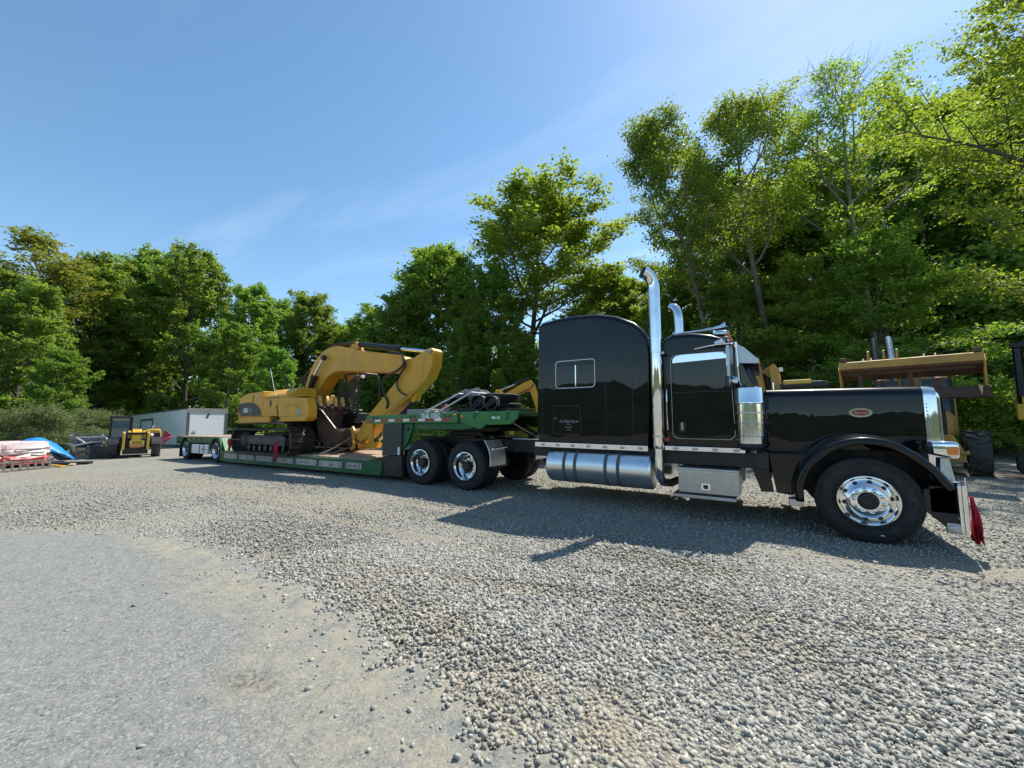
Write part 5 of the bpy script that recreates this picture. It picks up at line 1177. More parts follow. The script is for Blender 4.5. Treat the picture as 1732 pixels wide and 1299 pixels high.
# --- boom (two cranked box plates)
yb0, yb1 = -.24, .24
BOOM_T = smooth_path([(x, 0, z) for x, z in ((.05, 1.72), (.30, 2.45), (.70, 3.05), (1.20, 3.38), (1.85, 3.50), (2.6, 3.37), (3.31, 3.19), (4.88, 2.90), (5.16, 2.76))], 4)
BOOM_B = smooth_path([(x, 0, z) for x, z in ((.55, 1.25), (.86, 1.80), (1.26, 2.30), (1.62, 2.54), (2.05, 2.64), (2.8, 2.585), (3.5, 2.52), (4.9, 2.40), (5.17, 2.47))], 4)
mb = MB(); mb.loft([[(a.x, yb0, a.z), (b_.x, yb0, b_.z), (b_.x, yb1, b_.z), (a.x, yb1, a.z)] for a, b_ in zip(BOOM_T, BOOM_B)])
X('boom', mb, YELLOW, bevel=.012, ang=30)
X('boom_pin', MB().cyl((5.12, -.30, 2.62), (5.12, .30, 2.62), .09), YELLOW); X('boom_foot', MB().prism([(-.1, 1.0), (.75, 1.0), (.6, 1.45), (.2, 1.75), (-.05, 1.6)], 'y', -.32, .32), BLACK)
# boom lift rams on both sides
for s in (-1, 1):
    y = s*.36
    rm = X('boom_ram', MB().cyl((.95, y, 2.53), (.28, y, 1.30), .095, n=18).cyl((.97, y, 2.56), (.90, y, 2.44), .108, n=18), BLACK)
    build('rod', MB().cyl((1.46, y, 3.14), (.94, y, 2.52), .048, n=14), CHROME, rm); build('pin', MB().cyl((1.46, y-.05, 3.14), (1.46, y+.05, 3.14), .09, n=18), BLACK, rm)
# stick ram on top of the boom
sr = X('stick_ram', MB().cyl((2.75, 0, 3.50), (4.74, 0, 3.13), .085, n=18).cyl((4.66, 0, 3.145), (4.78, 0, 3.122), .105, n=18), BLACK)
build('rod', MB().cyl((4.74, 0, 3.13), (6.16, 0, 2.87), .045, n=14), CHROME, sr); build('lug', MB().prism([(2.45, 3.35), (2.95, 3.30), (2.85, 3.56), (2.66, 3.56)], 'y', -.10, .10), YELLOW, sr)
# --- stick
STK = [(6.08, 2.95), (6.22, 2.96), (6.30, 2.88), (6.27, 2.52), (6.08, 2.13), (5.80, 1.93), (5.42, 1.66), (4.52, 1.17), (3.55, .50), (3.30, .38), (3.10, .48), (3.12, .66), (3.70, 1.23), (5.02, 2.26), (5.0, 2.55), (5.20, 2.74), (5.6, 2.76)]
X('stick', MB().prism(STK, 'y', -.19, .19), YELLOW, bevel=.02)
X('stick_rib', MB().beam((5.50, -.2, 1.80), (3.9, -.2, .95), .02, .06), TAN)
X('stick_seam', MB().beam((6.02, -.193, 2.80), (5.86, -.193, 2.05), .008, .03), TAN)
X('head_pin', MB().cyl((6.17, -.22, 2.86), (6.17, .22, 2.86), .07), STEEL)
br = X('bucket_ram', MB().cyl((5.50, 0, 1.60), (4.6, 0, .95), .075, n=16), BLACK); build('rod', MB().cyl((4.6, 0, .95), (3.95, 0, .45), .04, n=12), CHROME, br)
X('bucket_lug', MB().prism([(5.32, 1.68), (5.66, 1.86), (5.54, 1.55), (5.42, 1.5)], 'y', -.1, .1), YELLOW)
# linkage
for s in (-1, 1):
    y = s*.24
    X('link', MB().prism([(3.80, 1.05), (3.95, .98), (3.98, .42), (3.88, .36), (3.80, .45)], 'y', y-.03, y+.03), YELLOW, bevel=.01)
    X('h_link', MB().prism([(2.85, .78), (3.0, .86), (3.10, .72), (3.05, .42), (3.12, .22), (3.0, .12), (2.88, .18), (2.93, .44), (2.86, .62)], 'y', y-.04, y+.04), YELLOW, bevel=.015)
X('lower_bar', MB().cyl((3.05, 0, .22), (3.95, 0, .30), .10, n=14), YELLOW)
# --- bucket: curled, teeth up, mouth towards the front
bw = .60
SIDEP = [(1.62, 1.50), (1.72, 1.44), (1.86, 1.35), (2.65, .77), (2.70, .60), (2.63, .36), (2.45, .28), (2.17, .25), (1.95, .35), (1.76, .54), (1.64, .85), (1.59, 1.2)]
bkt = X('bucket', MB().prism(SIDEP, 'y', -bw, -bw+.035), RUST, bevel=.006)
build('side_plate', MB().prism(SIDEP, 'y', bw-.035, bw), RUST, bkt, bevel=.006)
SH = [(1.62, 1.50), (1.59, 1.2), (1.64, .85), (1.76, .54), (1.95, .35), (2.17, .25), (2.45, .28), (2.63, .36), (2.70, .60), (2.66, .78)]
sh = MB(); sh.loft([[(x, -bw+.03, z), (x, bw-.03, z)] for x, z in SH], False, False, closed=False)
build('shell', sh, RUST, bkt, solid=.03)
build('lip', MB().prism([(1.60, 1.47), (1.66, 1.47), (1.66, 1.60), (1.60, 1.60)], 'y', -bw-.01, bw+.01), RUST, bkt, bevel=.008)
build('cutting_rim', MB().beam((1.88, -bw-.006, 1.365), (2.66, -bw-.006, .79), .03, .04, up=(0, 1, 0)), STEEL, bkt)
for k in range(5):
    y = -bw+.06+k*(2*bw-.12)/4
    tt = build('tooth', MB().prism([(1.53, 1.52), (1.72, 1.52), (1.69, 1.74), (1.62, 1.86), (1.57, 1.74)], 'y', y-.05, y+.05), mat('worn_tooth', (.66, .45, .15), .5, var=.25), bkt, bevel=.01)
    if k < 4: build('adapter', MB().box(1.67, 1.70, y+.10, y+.18, 1.44, 1.52), STEEL, bkt)
for y in (-.30, .26): build('ear', MB().prism([(2.6, .45), (2.98, .2), (3.06, .28), (2.95, .75), (2.7, .80)], 'y', y, y+.04), RUST, bkt)
# --- hoses over the boom and down the stick
for k, (o, y) in enumerate(((.0, -.10), (.05, .0), (.10, .10))):
    X('hose', MB().tube(smooth_path([(-.35+o, y-.15, 1.9), (-.30+o, y-.1, 2.35), (.0+o, y, 2.72), (.45, y, 3.02+o*.5), (.95, y, 3.40), (1.6, y, 3.60), (2.3, y, 3.58), (2.75, y, 3.52)], 6), .026, 7), HOSE)
X('hose', MB().tube(smooth_path([(4.6, -.28, 3.00), (5.15, -.30, 2.86), (5.30, -.30, 2.60), (5.0, -.32, 2.40), (4.55, -.30, 2.30), (4.35, -.26, 2.10), (4.45, -.25, 1.75), (4.55, -.22, 1.52), (4.50, -.22, 1.36)], 6), .030, 8), HOSE)
X('hose', MB().tube(smooth_path([(5.2, -.28, 2.80), (5.36, -.29, 2.55), (5.1, -.27, 2.30), (4.95, -.24, 2.02), (5.1, -.23, 1.80), (5.35, -.21, 1.70)], 6), .022, 8), HOSE)
for k in range(7):
    t = k/6; X('hose_clamp', MB().box(.42+1.2*t-.03, .42+1.2*t+.03, -.2, .2, 2.86+.9*t-.42*t*t, 2.90+.9*t-.42*t*t), YELLOW, bevel=.006)
# --- chains and red load binders holding it down
for k, (p, q, lab) in enumerate((((-11.75, .75, .62), (-12.30, .15, .40), 'rusty tie-down chain from the bucket link to the deck edge'), ((-12.95, 1.0, .70), (-12.4, .25, .40), 'tie-down chain between the front track ends'), ((-11.70, .9, .95), (-11.95, -.05, .43), 'chain running from the bucket ear down to the side rail'))):
    c = thing('tie_down_chain', lab, 'chain', q, group='tie-down chains'); P0 = Vector(p)-Vector(q); n = 22; lk = None
    for i in range(n):
        pt = P0*((i+.5)/n)-Vector((0, 0, .04*math.sin(math.pi*(i+.5)/n)))
        if lk is None:
            m_ = MB().tube([(a*.032, b_*.02, 0) for a, b_ in ((-1, -1), (1, -1), (1.35, 0), (1, 1), (-1, 1), (-1.35, 0), (-1, -1))], .007, 5); lk = build('chain_link', m_, STEEL, c); o = lk
        else: o = link('chain_link', lk.data, c)
        o.location = pt; o.rotation_mode = 'QUATERNION'; o.rotation_quaternion = P0.to_track_quat('X', 'Z') @ Matrix.Rotation(R(90*(i % 2)), 4, 'X').to_quaternion()
for k, (x, z0, z1, lab) in enumerate(((-13.64, .80, .20, 'red fabric tie hanging over the deck edge by the front of the track'), (-16.83, .82, .38, 'red fabric tie hanging at the rear end of the track'))):
    rows = []
    for i in range(8):
        t = i/7; rows.append([(x+(.10-.04*t+.03*math.sin(4*t+k))*(j/4-.5)*2-.03*t, -.30-.03*math.sin(j*1.9+t*5), z0+(z1-z0)*t) for j in range(5)])
    tag(build('red_tie', MB().loft(rows, False, False, closed=False), CLOTHRED, solid=.01), lab, 'tie', 'red ties on the track')
# ================================================================== white box van body on the ground
VN = thing('box_trailer', 'long white box trailer parked behind the rear of the lowboy', 'trailer', (-32.8, 4.6, -.37), (0, R(-2.05), 0))
def V_(name, mb, m, **k): return build(name, mb, m, k.pop('parent', VN), **k)
VW = mat('van_white', (.86, .87, .88), .4, var=.06, vscale=1.2, dirt=(.38, .36, .32), dirt_amt=.35)
VWD = mat('van_door_white', (.82, .82, .80), .5, var=.05, vscale=2, dirt=(.55, .55, .52), dirt_amt=.4)
VG = mat('van_grey_frame', (.12, .125, .125), .5, .2, var=.2, vscale=3)
hw, ht, L = 1.16, 2.58, 14.0
front = [(-L+.02, .1), (-L, .4), (-L, ht-.45), (-L+.15, ht-.14), (-L+.5, ht)]
V_('body', MB().prism([(-.02, .1), (-.02, ht)]+[(x, z) for x, z in front[::-1]], 'y', -hw, hw), VW, bevel=.02)
for k in range(12):
    x = -.6-k*1.12
    if not (-9.4 < x < -6.2): V_('side_seam', MB().box(x-.012, x+.012, -hw-.006, -hw+.01, .2, ht-.1), VW)
V_('base_rail', MB().box(-L+.05, 0, -hw-.012, -hw+.02, .06, .22), VG); V_('roof_rail', MB().box(-L+.5, 0, -hw-.012, -hw+.02, ht-.06, ht+.02), VG)
dd = V_('side_door', MB().box(-9.0, -6.5, -hw-.022, -hw, .25, 2.0), VW, bevel=.006)
for a, b_, c, d in ((-9.15, -8.98, .2, 2.15), (-6.52, -6.35, .2, 2.15), (-9.15, -6.35, 2.0, 2.15)):
    build('frame', MB().box(a, b_, -hw-.035, -hw+.005, c, d), VG, dd)
build('hinge', MB().cyl((-9.6, -hw-.05, 1.62), (-8.4, -hw-.05, 1.62), .02, n=6), VG, dd)
# door end
for a, b_, c, d in ((-hw, -hw+.16, .05, ht), (hw-.16, hw, .05, ht)):
    V_('corner_post', MB().box(-.02, .03, a, b_, c, d), VG, bevel=.008)
V_('header', MB().box(-.02, .04, -hw, hw, ht-.30, ht+.01), mat('weathered_header', (.30, .29, .27), .6, var=.3, vscale=6, dirt=(.2, .12, .07), dirt_amt=.5), bevel=.008)
ru = V_('roll_door', MB().box(-.02, .0, -hw+.16, hw-.16, .1, ht-.30), VWD)
for k in range(6):
    z0 = .12+k*.36
    build('door_slat', MB().box(.0, .014, -hw+.17, hw-.17, z0, z0+.352), VWD, ru, bevel=.004)
build('door_strap', MB().prism([(-.02, 2.26), (.12, 2.26), (.0, 1.92), (-.16, 1.92)], 'x', .014, .018), VG, ru)
pl = build('number_plate', MB().box(.014, .017, -hw+.22, -hw+.58, .80, 1.12), DECAL, ru)
letters('lettering', '65', .26, BLACK, pl, (.0185, -hw+.40, .94), (R(90), 0, R(90)), .001, .9, 0, .008)
build('plate_line', MB().box(.0175, .019, -hw+.24, -hw+.56, 1.09, 1.105), BLACK, pl)
V_('chassis', MB().box(-L+.6, -.1, -.5, .5, -.05, .1), BLACK)
for x in (-1.5, -2.7, -11.5): V_('support', MB().box(x-.2, x+.2, -.9, .9, -.12, .1), BLACK)

# ================================================================== telehandler facing the yard
TH = thing('telehandler', 'yellow and black telehandler facing the yard beside the white trailer', 'telehandler', (-25.4, -.72, -.27), (0, 0, R(-15)))
TH.scale = (.9, .9, .92)
def H(name, mb, m, **k): return build(name, mb, m, k.pop('parent', TH), **k)
# its own axes: +x forward, y to its left; cab on its right-hand side (negative y)
for x in (.0, -2.3):
    for s in (-1, 1): tyre_big(TH, 'wheel', (x, s*.80, .46), .46, .26, .36, OLDRUB, GREYP, 12)
H('chassis', MB().box(-2.9, .35, -.45, .45, .42, .85).box(-2.6, -.1, -.62, .62, .5, .75), BLACK, bevel=.02)
for s in (-1, 1):
    H('mudguard', MB().loft([[(0+.54*math.cos(a), s*.60, .46+.54*math.sin(a)), (.54*math.cos(a), s*1.0, .46+.54*math.sin(a)), (.50*math.cos(a), s*1.0, .46+.50*math.sin(a)), (.50*math.cos(a), s*.60, .46+.50*math.sin(a))] for a in [R(20+14*i) for i in range(11)]]), GREYP if s > 0 else BLACK, bevel=.008)
cbx = (-1.75, -.35)
cab = H('cab', MB().box(cbx[0], cbx[1], -1.0, -.22, .70, .98), BLACK, bevel=.03)
for x, y in ((cbx[0]+.04, -.97), (cbx[0]+.04, -.26), (cbx[1]-.04, -.97), (cbx[1]-.04, -.26)):
    build('post', MB().box(x-.04, x+.04, y-.04, y+.04, .95, 1.95), BLACK, cab, bevel=.008)
build('roof', MB().box(cbx[0]-.08, cbx[1]+.12, -1.04, -.18, 1.93, 2.06), GREYP, cab, bevel=.03)
build('windscreen', MB().box(cbx[1]-.05, cbx[1]-.04, -.93, -.30, .98, 1.93), BLUEGLASS, cab); build('side_window', MB().box(cbx[0]+.08, cbx[1]-.08, -.975, -.965, .98, 1.93), BLUEGLASS, cab)
build('rear_window', MB().box(cbx[0]+.04, cbx[0]+.05, -.93, -.30, 1.0, 1.93), BLUEGLASS, cab)
build('work_lamp', MB().box(cbx[1]+.08, cbx[1]+.16, -.30, -.18, 1.90, 2.0), BLACK, cab)
H('engine_cover', MB().prism([(.30, .95), (.30, 1.32), (.60, 1.40), (.92, 1.36), (.96, 1.2), (.96, .95)], 'x', -2.2, -.25), BRIGHTY, bevel=.05, seg=3)
H('engine_grille', MB().box(-.245, -.225, .36, .92, .98, 1.20), BLACK, bevel=.01)
H('air_intake', MB().lathe([(.07, 1.36), (.07, 1.45), (.10, 1.46), (.10, 1.54), (.04, 1.58)], (-.6, .62, 0), (0, 0, 1), 16), ALU2)
bm_ = H('boom', MB().beam((-2.6, .04, 1.25), (.55, .04, 1.05), .28, .30), BLACK, bevel=.02)
build('boom_head', MB().prism([(.4, .55), (.75, .5), (.78, 1.25), (.6, 1.42), (.35, 1.3)], 'y', -.13, .21), BRIGHTY, bm_, bevel=.02)
for y in (-.40, .48):
    H('carriage_arm', MB().prism([(.72, .42), (.84, .42), (.86, .75), (.84, 1.22), (.74, 1.30), (.68, 1.1)], 'y', y-.045, y+.045), BRIGHTY, bevel=.01)
H('carriage_bar', MB().box(.72, .80, -.40, .48, 1.14, 1.26), BLACK, bevel=.01)
sg = H('sign_board', MB().box(.86, .88, -.18, .34, .56, .86), mat('yellow_sign', (.80, .55, .05), .4, var=.08), bevel=.005)
build('red_field', MB().box(.881, .883, -.17, .33, .57, .68), mat('pale_red_sign', (.62, .22, .12), .5), sg)
for k in range(3): build('lettering', MB().box(.8815, .8832, -.10, .26, .72+.045*k, .745+.045*k), RUSTRED, sg)
H('lower_plate', MB().box(.70, .84, -.42, .50, .22, .50), BLACK, bevel=.01)
H('cylinder', MB().cyl((.2, .30, 1.0), (.72, .30, 1.30), .06).cyl((.2, -.22, 1.0), (.72, -.22, 1.30), .06), BRIGHTY)
H('lamp', MB().sphere((.30, .58, 1.10), .09, 12), DECAL)
# crate of drums beside it
ct = thing('wire_crate', 'grey wire crate standing left of the telehandler', 'crate', (-28.2, -1.75, -.31))
for k in range(5):
    build('rail', MB().box(-.5, .5, -.5, -.47, .1+.24*k, .14+.24*k), STEEL, ct); build('rail', MB().box(.47, .5, -.5, .5, .1+.24*k, .14+.24*k), STEEL, ct)
for x, y in ((-.5, -.5), (.46, -.5), (.46, .46), (-.5, .46)): build('post', MB().box(x, x+.04, y, y+.04, 0, 1.15), STEEL, ct)
build('contents', MB().box(-.42, .42, -.42, .42, .05, .95), mat('grey_blue_bin', (.10, .12, .16), .6, var=.3, dirt=(.3, .28, .25), dirt_amt=.5), ct, bevel=.04)

# ================================================================== wrapped pallets, tarp and scrap at the left
WRAP = mat('printed_wrap', (.62, .55, .54), .35, var=.12, vscale=5, dirt=(.45, .10, .12), dirt_amt=.75, bump=.4, bscale=14)
WRAP2 = mat('white_wrap', (.72, .68, .66), .3, var=.1, vscale=6, dirt=(.50, .20, .22), dirt_amt=.45, bump=.4, bscale=14)
def crumple(sx, sy, sz, sd, n=14):
    """slumped block in shrink wrap: rounded box with creases"""
    rd = random.Random(sd); mb = MB(); rings = []; N_ = 28
    prof = [(1.0, 0), (1.02, .12), (1.0, .35), (1.03, .55), (.98, .78), (.93, .92), (.78, 1.0), (.4, 1.03), (.02, 1.04)]
    for f, t in prof:
        rings.append([(sx/2*f*(abs(math.cos(a))**.4)*math.copysign(1, math.cos(a))*(1+.045*rd.uniform(-1, 1)), sy/2*f*(abs(math.sin(a))**.4)*math.copysign(1, math.sin(a))*(1+.045*rd.uniform(-1, 1)), sz*t+.035*rd.uniform(-1, 1)*(t > .05)) for a in [2*math.pi*i/N_ for i in range(N_)]])
    return mb.loft(rings)
def pallet_stack(loc, rz, lab, blocks, seed=0):
    t = thing('wrapped_pallet', lab, 'pallet', loc, (0, 0, rz), 'pallets of wrapped goods')
    for k in range(3): build('runner', MB().box(-.55, .55, -.58+.55*k, -.48+.55*k, 0, .10), PALEWOOD, t)
    for k in range(6): build('board', MB().box(-.55+.2*k, -.43+.2*k, -.6, .6, .10, .125), PALEWOOD, t)
    z = .125
    for k, (sx, sy, sz, m_, dx_) in enumerate(blocks):
        o = build('wrapped_block', crumple(sx, sy, sz, seed*10+k), m_, t, ang=25); o.location = (dx_, dx_*.5, z); z += sz*.96
    tail = MB(); rows = []
    for i in range(6): rows.append([(.62+.05*math.sin(i*2+j), -.5+.2*j, .62-.09*i+.03*math.sin(j*2.2+i)) for j in range(6)])
    build('loose_film', tail.loft(rows, False, False, closed=False), WRAP2, t, solid=.004, ang=30)
REDBAG = mat('red_sacks', (.42, .03, .025), .4, var=.25, vscale=8, dirt=(.62, .45, .42), dirt_amt=.5)
pallet_stack((-22.7, -5.5, -.22), .3, 'tall pallet of white and red shrink-wrapped goods at the left edge', [(1.3, 1.35, .46, WRAP, 0), (1.22, 1.3, .42, WRAP2, .03), (.95, 1.05, .26, WRAP2, -.08)], 1)
pallet_stack((-23.5, -4.3, -.23), .25, 'lower pallet of red sacks under torn white film beside the blue tarp', [(1.3, 1.3, .34, REDBAG, 0), (1.22, 1.3, .42, WRAP, .02)], 2)
pallet_stack((-21.8, -6.45, -.21), .4, 'torn red and white pallet load cut by the left edge', [(1.3, 1.3, .34, REDBAG, 0), (1.1, 1.2, .24, WRAP, .05)], 3)
pallet_stack((-24.5, -5.7, -.24), .2, 'pale wrapped pallet load standing behind the red ones', [(1.25, 1.3, .45, WRAP2, 0), (1.2, 1.25, .38, WRAP, .03)], 4)
mb = MB(); rows = []
for i in range(15):
    a = i/14
    rows.append([(-.8+1.6*a+.04*math.sin(j*2+i*.8), -1.0+1.9*j/10, max(.04, 1.25*math.sin(math.pi*(.1+.8*a))**.5*math.sin(math.pi*(.10+.86*j/10))**.55*(1-.5*(j/10)**1.5)+.04*math.sin(i*1.7+j*1.9))) for j in range(11)])
mb.loft(rows, False, False, closed=False)
tag(build('blue_tarp', mb, BLUETARP, solid=.01, ang=70), 'bright blue tarp draped over a heap beside the wrapped pallets', 'tarp'); bpy.data.objects['blue_tarp'].location = (-25.0, -3.45, -.25); bpy.data.objects['blue_tarp'].scale = (.85, .8, .9)
# low steel rack lying in front of the pallets
rk = thing('steel_rack', 'low steel rack with upright pegs in front of the wrapped pallets', 'rack', (-20.9, -5.0, -.20), (0, 0, R(118)))
build('top_rail', MB().box(-1.5, 1.5, -.03, .03, .26, .31), STEEL, rk); build('bottom_rail', MB().box(-1.5, 1.5, -.03, .03, .02, .06), STEEL, rk)
for k in range(16): build('peg', MB().box(-1.45+.19*k, -1.41+.19*k, -.02, .02, .06, .27), ALU2, rk)
tag(build('flat_trailer_bed', MB().box(-1.0, 1.0, -.25, .25, .06, .11).box(-1.0, 1.0, -.22, -.17, .0, .06).box(-1.0, 1.0, .17, .22, .0, .06), BLACK, bevel=.01), 'dark steel skid lying under the edge of the blue tarp', 'skid'); bpy.data.objects['flat_trailer_bed'].location = (-23.0, -3.5, -.235); bpy.data.objects['flat_trailer_bed'].rotation_euler = (0, 0, 1.1)
bpy.data.objects['flat_trailer_bed'].name = 'steel_skid'
for k, (x, y, r_, lab) in enumerate(((-22.1, -3.5, .2, 'yellow plank end lying on the gravel before the blue tarp'), (-22.5, -3.05, -.3, 'second pale plank beside the dark skid'))):
    o = tag(build('plank', MB().box(-.45, .45, -.07, .07, 0, .05), BRIGHTY if k == 0 else PALEWOOD, bevel=.006), lab, 'plank', 'planks by the skid'); o.location = (x, y, -.20); o.rotation_euler = (0, 0, r_)
# scrap pile between tarp and telehandler
for k, (x, y, r_, lab) in enumerate(((-26.2, -2.75, .36, 'worn tyre standing right of the blue tarp'),)):
    o = tag(build('old_tyre', tyre_mb(r_, .24, .26, 40), OLDRUB), lab, 'tyre', 'worn tyres in the scrap'); o.location = (x, y, -.27+r_); o.rotation_euler = (0, 0, .9+.4*k)
bn = thing('scrap_bin', 'open grey metal bin with pale panels in the scrap heap', 'bin', (-26.6, -1.95, -.28), (0, 0, .5))
for a in ((-.5, .5, -.4, -.36), (-.5, .5, .36, .4), (-.5, -.46, -.36, .36), (.46, .5, -.36, .36)): build('side', MB().box(*a, .0, .5), STEEL, bn, bevel=.006)
build('panel', MB().prism([(-.55, .50), (.5, .72), (.52, .78), (-.55, .58)], 'y', -.35, .3), WHITE, bn); build('panel', MB().box(-.2, .35, -.44, -.41, .18, .50), PALEWOOD, bn)
rd = random.Random(9)
for k, (lab, m_) in enumerate((('rusty pipe sticking up out of the scrap', RUSTRED), ('bent steel bar leaning left in the scrap', STEEL), ('long grey bar lying across the scrap', STEEL), ('rust brown beam at the foot of the wire crate', RUSTRED), ('short rusty channel on the ground by the crate', RUST), ('thin bar pointing up beside the worn tyres', ALU2))):
    x, y = -26.6-.35*k, -2.3+.28*k
    o = tag(build('scrap_bar', MB().tube(smooth_path([(0, 0, .0), (.3*math.cos(k*1.9), .3*math.sin(k*1.9), .3+.16*(k % 3)), (.85*math.cos(k*1.9+.2), .85*math.sin(k*1.9+.2), .35+.33*(k % 3))], 3), .035+.01*(k % 3), 7), m_), lab, 'scrap', 'scrap metal'); o.location = (x, y, gz(x, y))
for k in range(7):
    x, y = -27.6-.3*k+rd.uniform(-.2, .2), -1.7+.2*k+rd.uniform(-.3, .3)
    o = tag(build('scrap_block', MB().prism([(0, 0), (.35, .02), (.42, .2), (.2, .34), (.02, .25)], 'y', -.15, .18), RUSTRED if k % 2 else RUST, bevel=.02), ['rusty housing nearest the open bin', 'dark cast block behind the bin', 'rusty block under the leaning bars', 'brown block in the middle of the scrap', 'reddish block left of the wire crate', 'dark block at the foot of the crate', 'rusty block just behind the crate'][k], 'scrap', 'scrap metal'); o.location = (x, y, gz(x, y)-.02+.12*(k % 2)); o.rotation_euler = (rd.uniform(-.3, .3), 0, rd.uniform(0, 6))

# ================================================================== wheel loader with raised open bucket, right
WLx, WLy = 2.12, 7.55; WR = math.atan2(-.66, 2.58)               # bucket runs along this line
WL = thing('wheel_loader', 'tan wheel loader with its wide bucket raised behind the hood', 'loader', (2.75, 10.0, 0), (0, 0, WR))
def W(name, mb, m, **k): return build(name, mb, m, k.pop('parent', WL), **k)
# its own axes: x along the bucket, -y forward (towards the viewer)
for x in (-1.22, 1.22):
    tyre_big(WL, 'wheel', (x, .35, .62), .62, .32, .46, OLDRUB, TAN, 13).rotation_euler = (0, 0, R(90))
    tyre_big(WL, 'wheel', (x, 3.0, .62), .62, .32, .46, OLDRUB, TAN, 13).rotation_euler = (0, 0, R(90))
W('front_frame', MB().prism([(-.85, .45), (.85, .45), (.92, .75), (.75, 1.15), (-.75, 1.15), (-.92, .75)], 'y', -.55, 1.1), TAN, bevel=.03)
W('axle', MB().cyl((-.75, 0, .62), (.75, 0, .62), .14).cyl((-.75, 2.7, .62), (.75, 2.7, .62), .14), TAN)
W('step', MB().box(.55, 1.02, -.62, -.2, .62, .70).box(.55, .96, -.52, -.2, .40, .62), TAN, bevel=.01)
W('nose_cowl', MB().loft([[(x*k, y, 1.10+z*k) for x, z in rrect(-.88, .88, -.1, .75, .34, 5)] for y, k in ((-.25, .62), (-.12, .88), (.2, 1.0), (.7, 1.0))]), TAN, bevel=.01)
for x in (-.36, .36): W('lift_tower', MB().box(x-.06, x+.06, -.3, .4, 1.0, 1.7), TAN, bevel=.01)
W('hydraulic_block', MB().box(.42, .66, -.46, -.12, 1.15, 1.9), BLACK, bevel=.03)
W('side_post', MB().box(.80, .90, .75, .95, 1.1, 2.2), TAN, bevel=.01)
W('rear_body', MB().prism([(.9, .6), (3.9, .7), (3.9, 1.6), (2.4, 1.75), (.9, 1.5)], 'x', -.65, .65), TAN, bevel=.05)
lc = W('cab', MB().box(-.84, .84, .75, 1.95, 1.45, 1.62), BLACK)
for x in (-.82, -.25, .82):
    for y in (.78, 1.92): build('post', MB().box(x-.04, x+.04, y-.04, y+.04, 1.6, 2.95), BLACK, lc)
build('roof', MB().box(-.9, .9, .65, 2.05, 2.95, 3.08), BLACK, lc, bevel=.03); build('windscreen', MB().box(-.79, .79, .76, .77, 1.62, 2.95), BLUEGLASS, lc); build('rear_window', MB().box(-.79, .79, 1.93, 1.94, 1.7, 2.95), BLUEGLASS, lc)
for s in (-1, 1):
    W('lift_arm', MB().prism([(.30, 1.70), (.25, 1.95), (-1.4, 2.72), (-2.3, 2.60), (-2.42, 2.30), (-2.25, 2.18), (-1.3, 2.42), (-.2, 1.95)], 'x', s*.56-.06, s*.56+.06), RUSTRED, bevel=.012)  # darker brown than the body: shade under the bucket put into the colour
    W('bellcrank', MB().prism([(-1.9, 2.35), (-1.7, 2.35), (-1.55, 3.15), (-1.7, 3.2)], 'x', s*.16-.03, s*.16+.03), TAN, bevel=.01)
    rm = W('tilt_ram', MB().cyl((s*.16-.42, -1.95, 3.05), (s*.16-.50, -1.2, 3.95), .075, n=14), ALU2 if s > 0 else BLACK); build('rod', MB().cyl((s*.16-.41, -2.1, 2.9), (s*.16-.42, -1.95, 3.05), .045, n=10), CHROME, rm)
    for q in (-.13, .13): W('ram_bracket', MB().prism([(-2.45, 3.0), (-2.2, 3.0), (-1.95, 3.40), (-2.05, 3.50), (-2.20, 3.46)], 'x', s*.16-.44+q-.02, s*.16-.44+q+.02), TAN, bevel=.008) if s > 0 or q < 0 else None
# bucket: yellow top beam, rusty floor seen from below, side plates, lower lip; open between
bz = 3.16; bh = 1.33
bk = W('bucket', MB().prism([(-2.62, bz-.20), (-2.55, bz), (-2.2, bz+.05), (-2.15, bz-.10), (-2.45, bz-.22)], 'x', -bh, bh), TAN, bevel=.012)
build('floor_plate', MB().prism([(-2.58, bz-.205), (-2.40, bz-.23), (-1.95, bz-.40), (-1.95, bz-.44), (-2.42, bz-.30), (-2.56, bz-.26)], 'x', -bh+.02, bh-.02), RUSTRED, bk)
build('floor_plate', MB().prism([(-2.42, bz-.30), (-1.96, bz-.44), (-1.97, bz-.48), (-2.40, bz-.36)], 'x', -bh+.02, bh-.14), RUST, bk)
for s in (-1, 1):
    build('side_plate', MB().prism([(-2.60, bz-.20), (-2.40, bz-.02), (-2.2, bz-.05), (-2.05, bz-.6), (-2.30, bz-.98), (-2.42, bz-.95), (-2.44, bz-.60)], 'x', s*bh-.02, s*bh+.02), TAN, bk, bevel=.006)
    build('corner_block', MB().box(s*bh-.16 if s > 0 else s*bh+.02, s*bh-.02 if s > 0 else s*bh+.16, -2.50, -2.34, bz+.02, bz+.14), RUSTRED, bk, bevel=.015)
build('lower_lip', MB().prism([(-2.48, bz-1.05), (-2.43, bz-.79), (-2.38, bz-.79), (-2.36, bz-1.08)], 'x', -bh, bh+.05), RUST, bk, bevel=.008)
build('back_web', MB().box(.02, .12, -2.38, -2.28, bz-.85, bz-.30), RUST, bk); build('back_web', MB().box(-.95, -.86, -2.38, -2.28, bz-.85, bz-.30), RUST, bk)
build('tooth', MB().prism([(bh-.14, bz-.78), (bh-.06, bz-.78), (bh-.09, bz-1.02)], 'y', -2.50, -2.47), PALEWOOD, bk)
for x in (-.82, -.66, .35, .55): build('lug', MB().prism([(-2.45, bz), (-2.35, bz+.10), (-2.2, bz+.04)], 'x', x-.015, x+.015), TAN, bk)
build('hose', MB().tube(smooth_path([(.62, -2.3, bz+.08), (.85, -2.35, bz+.16), (1.15, -2.38, bz+.10)], 5), .014, 6), HOSE, bk)

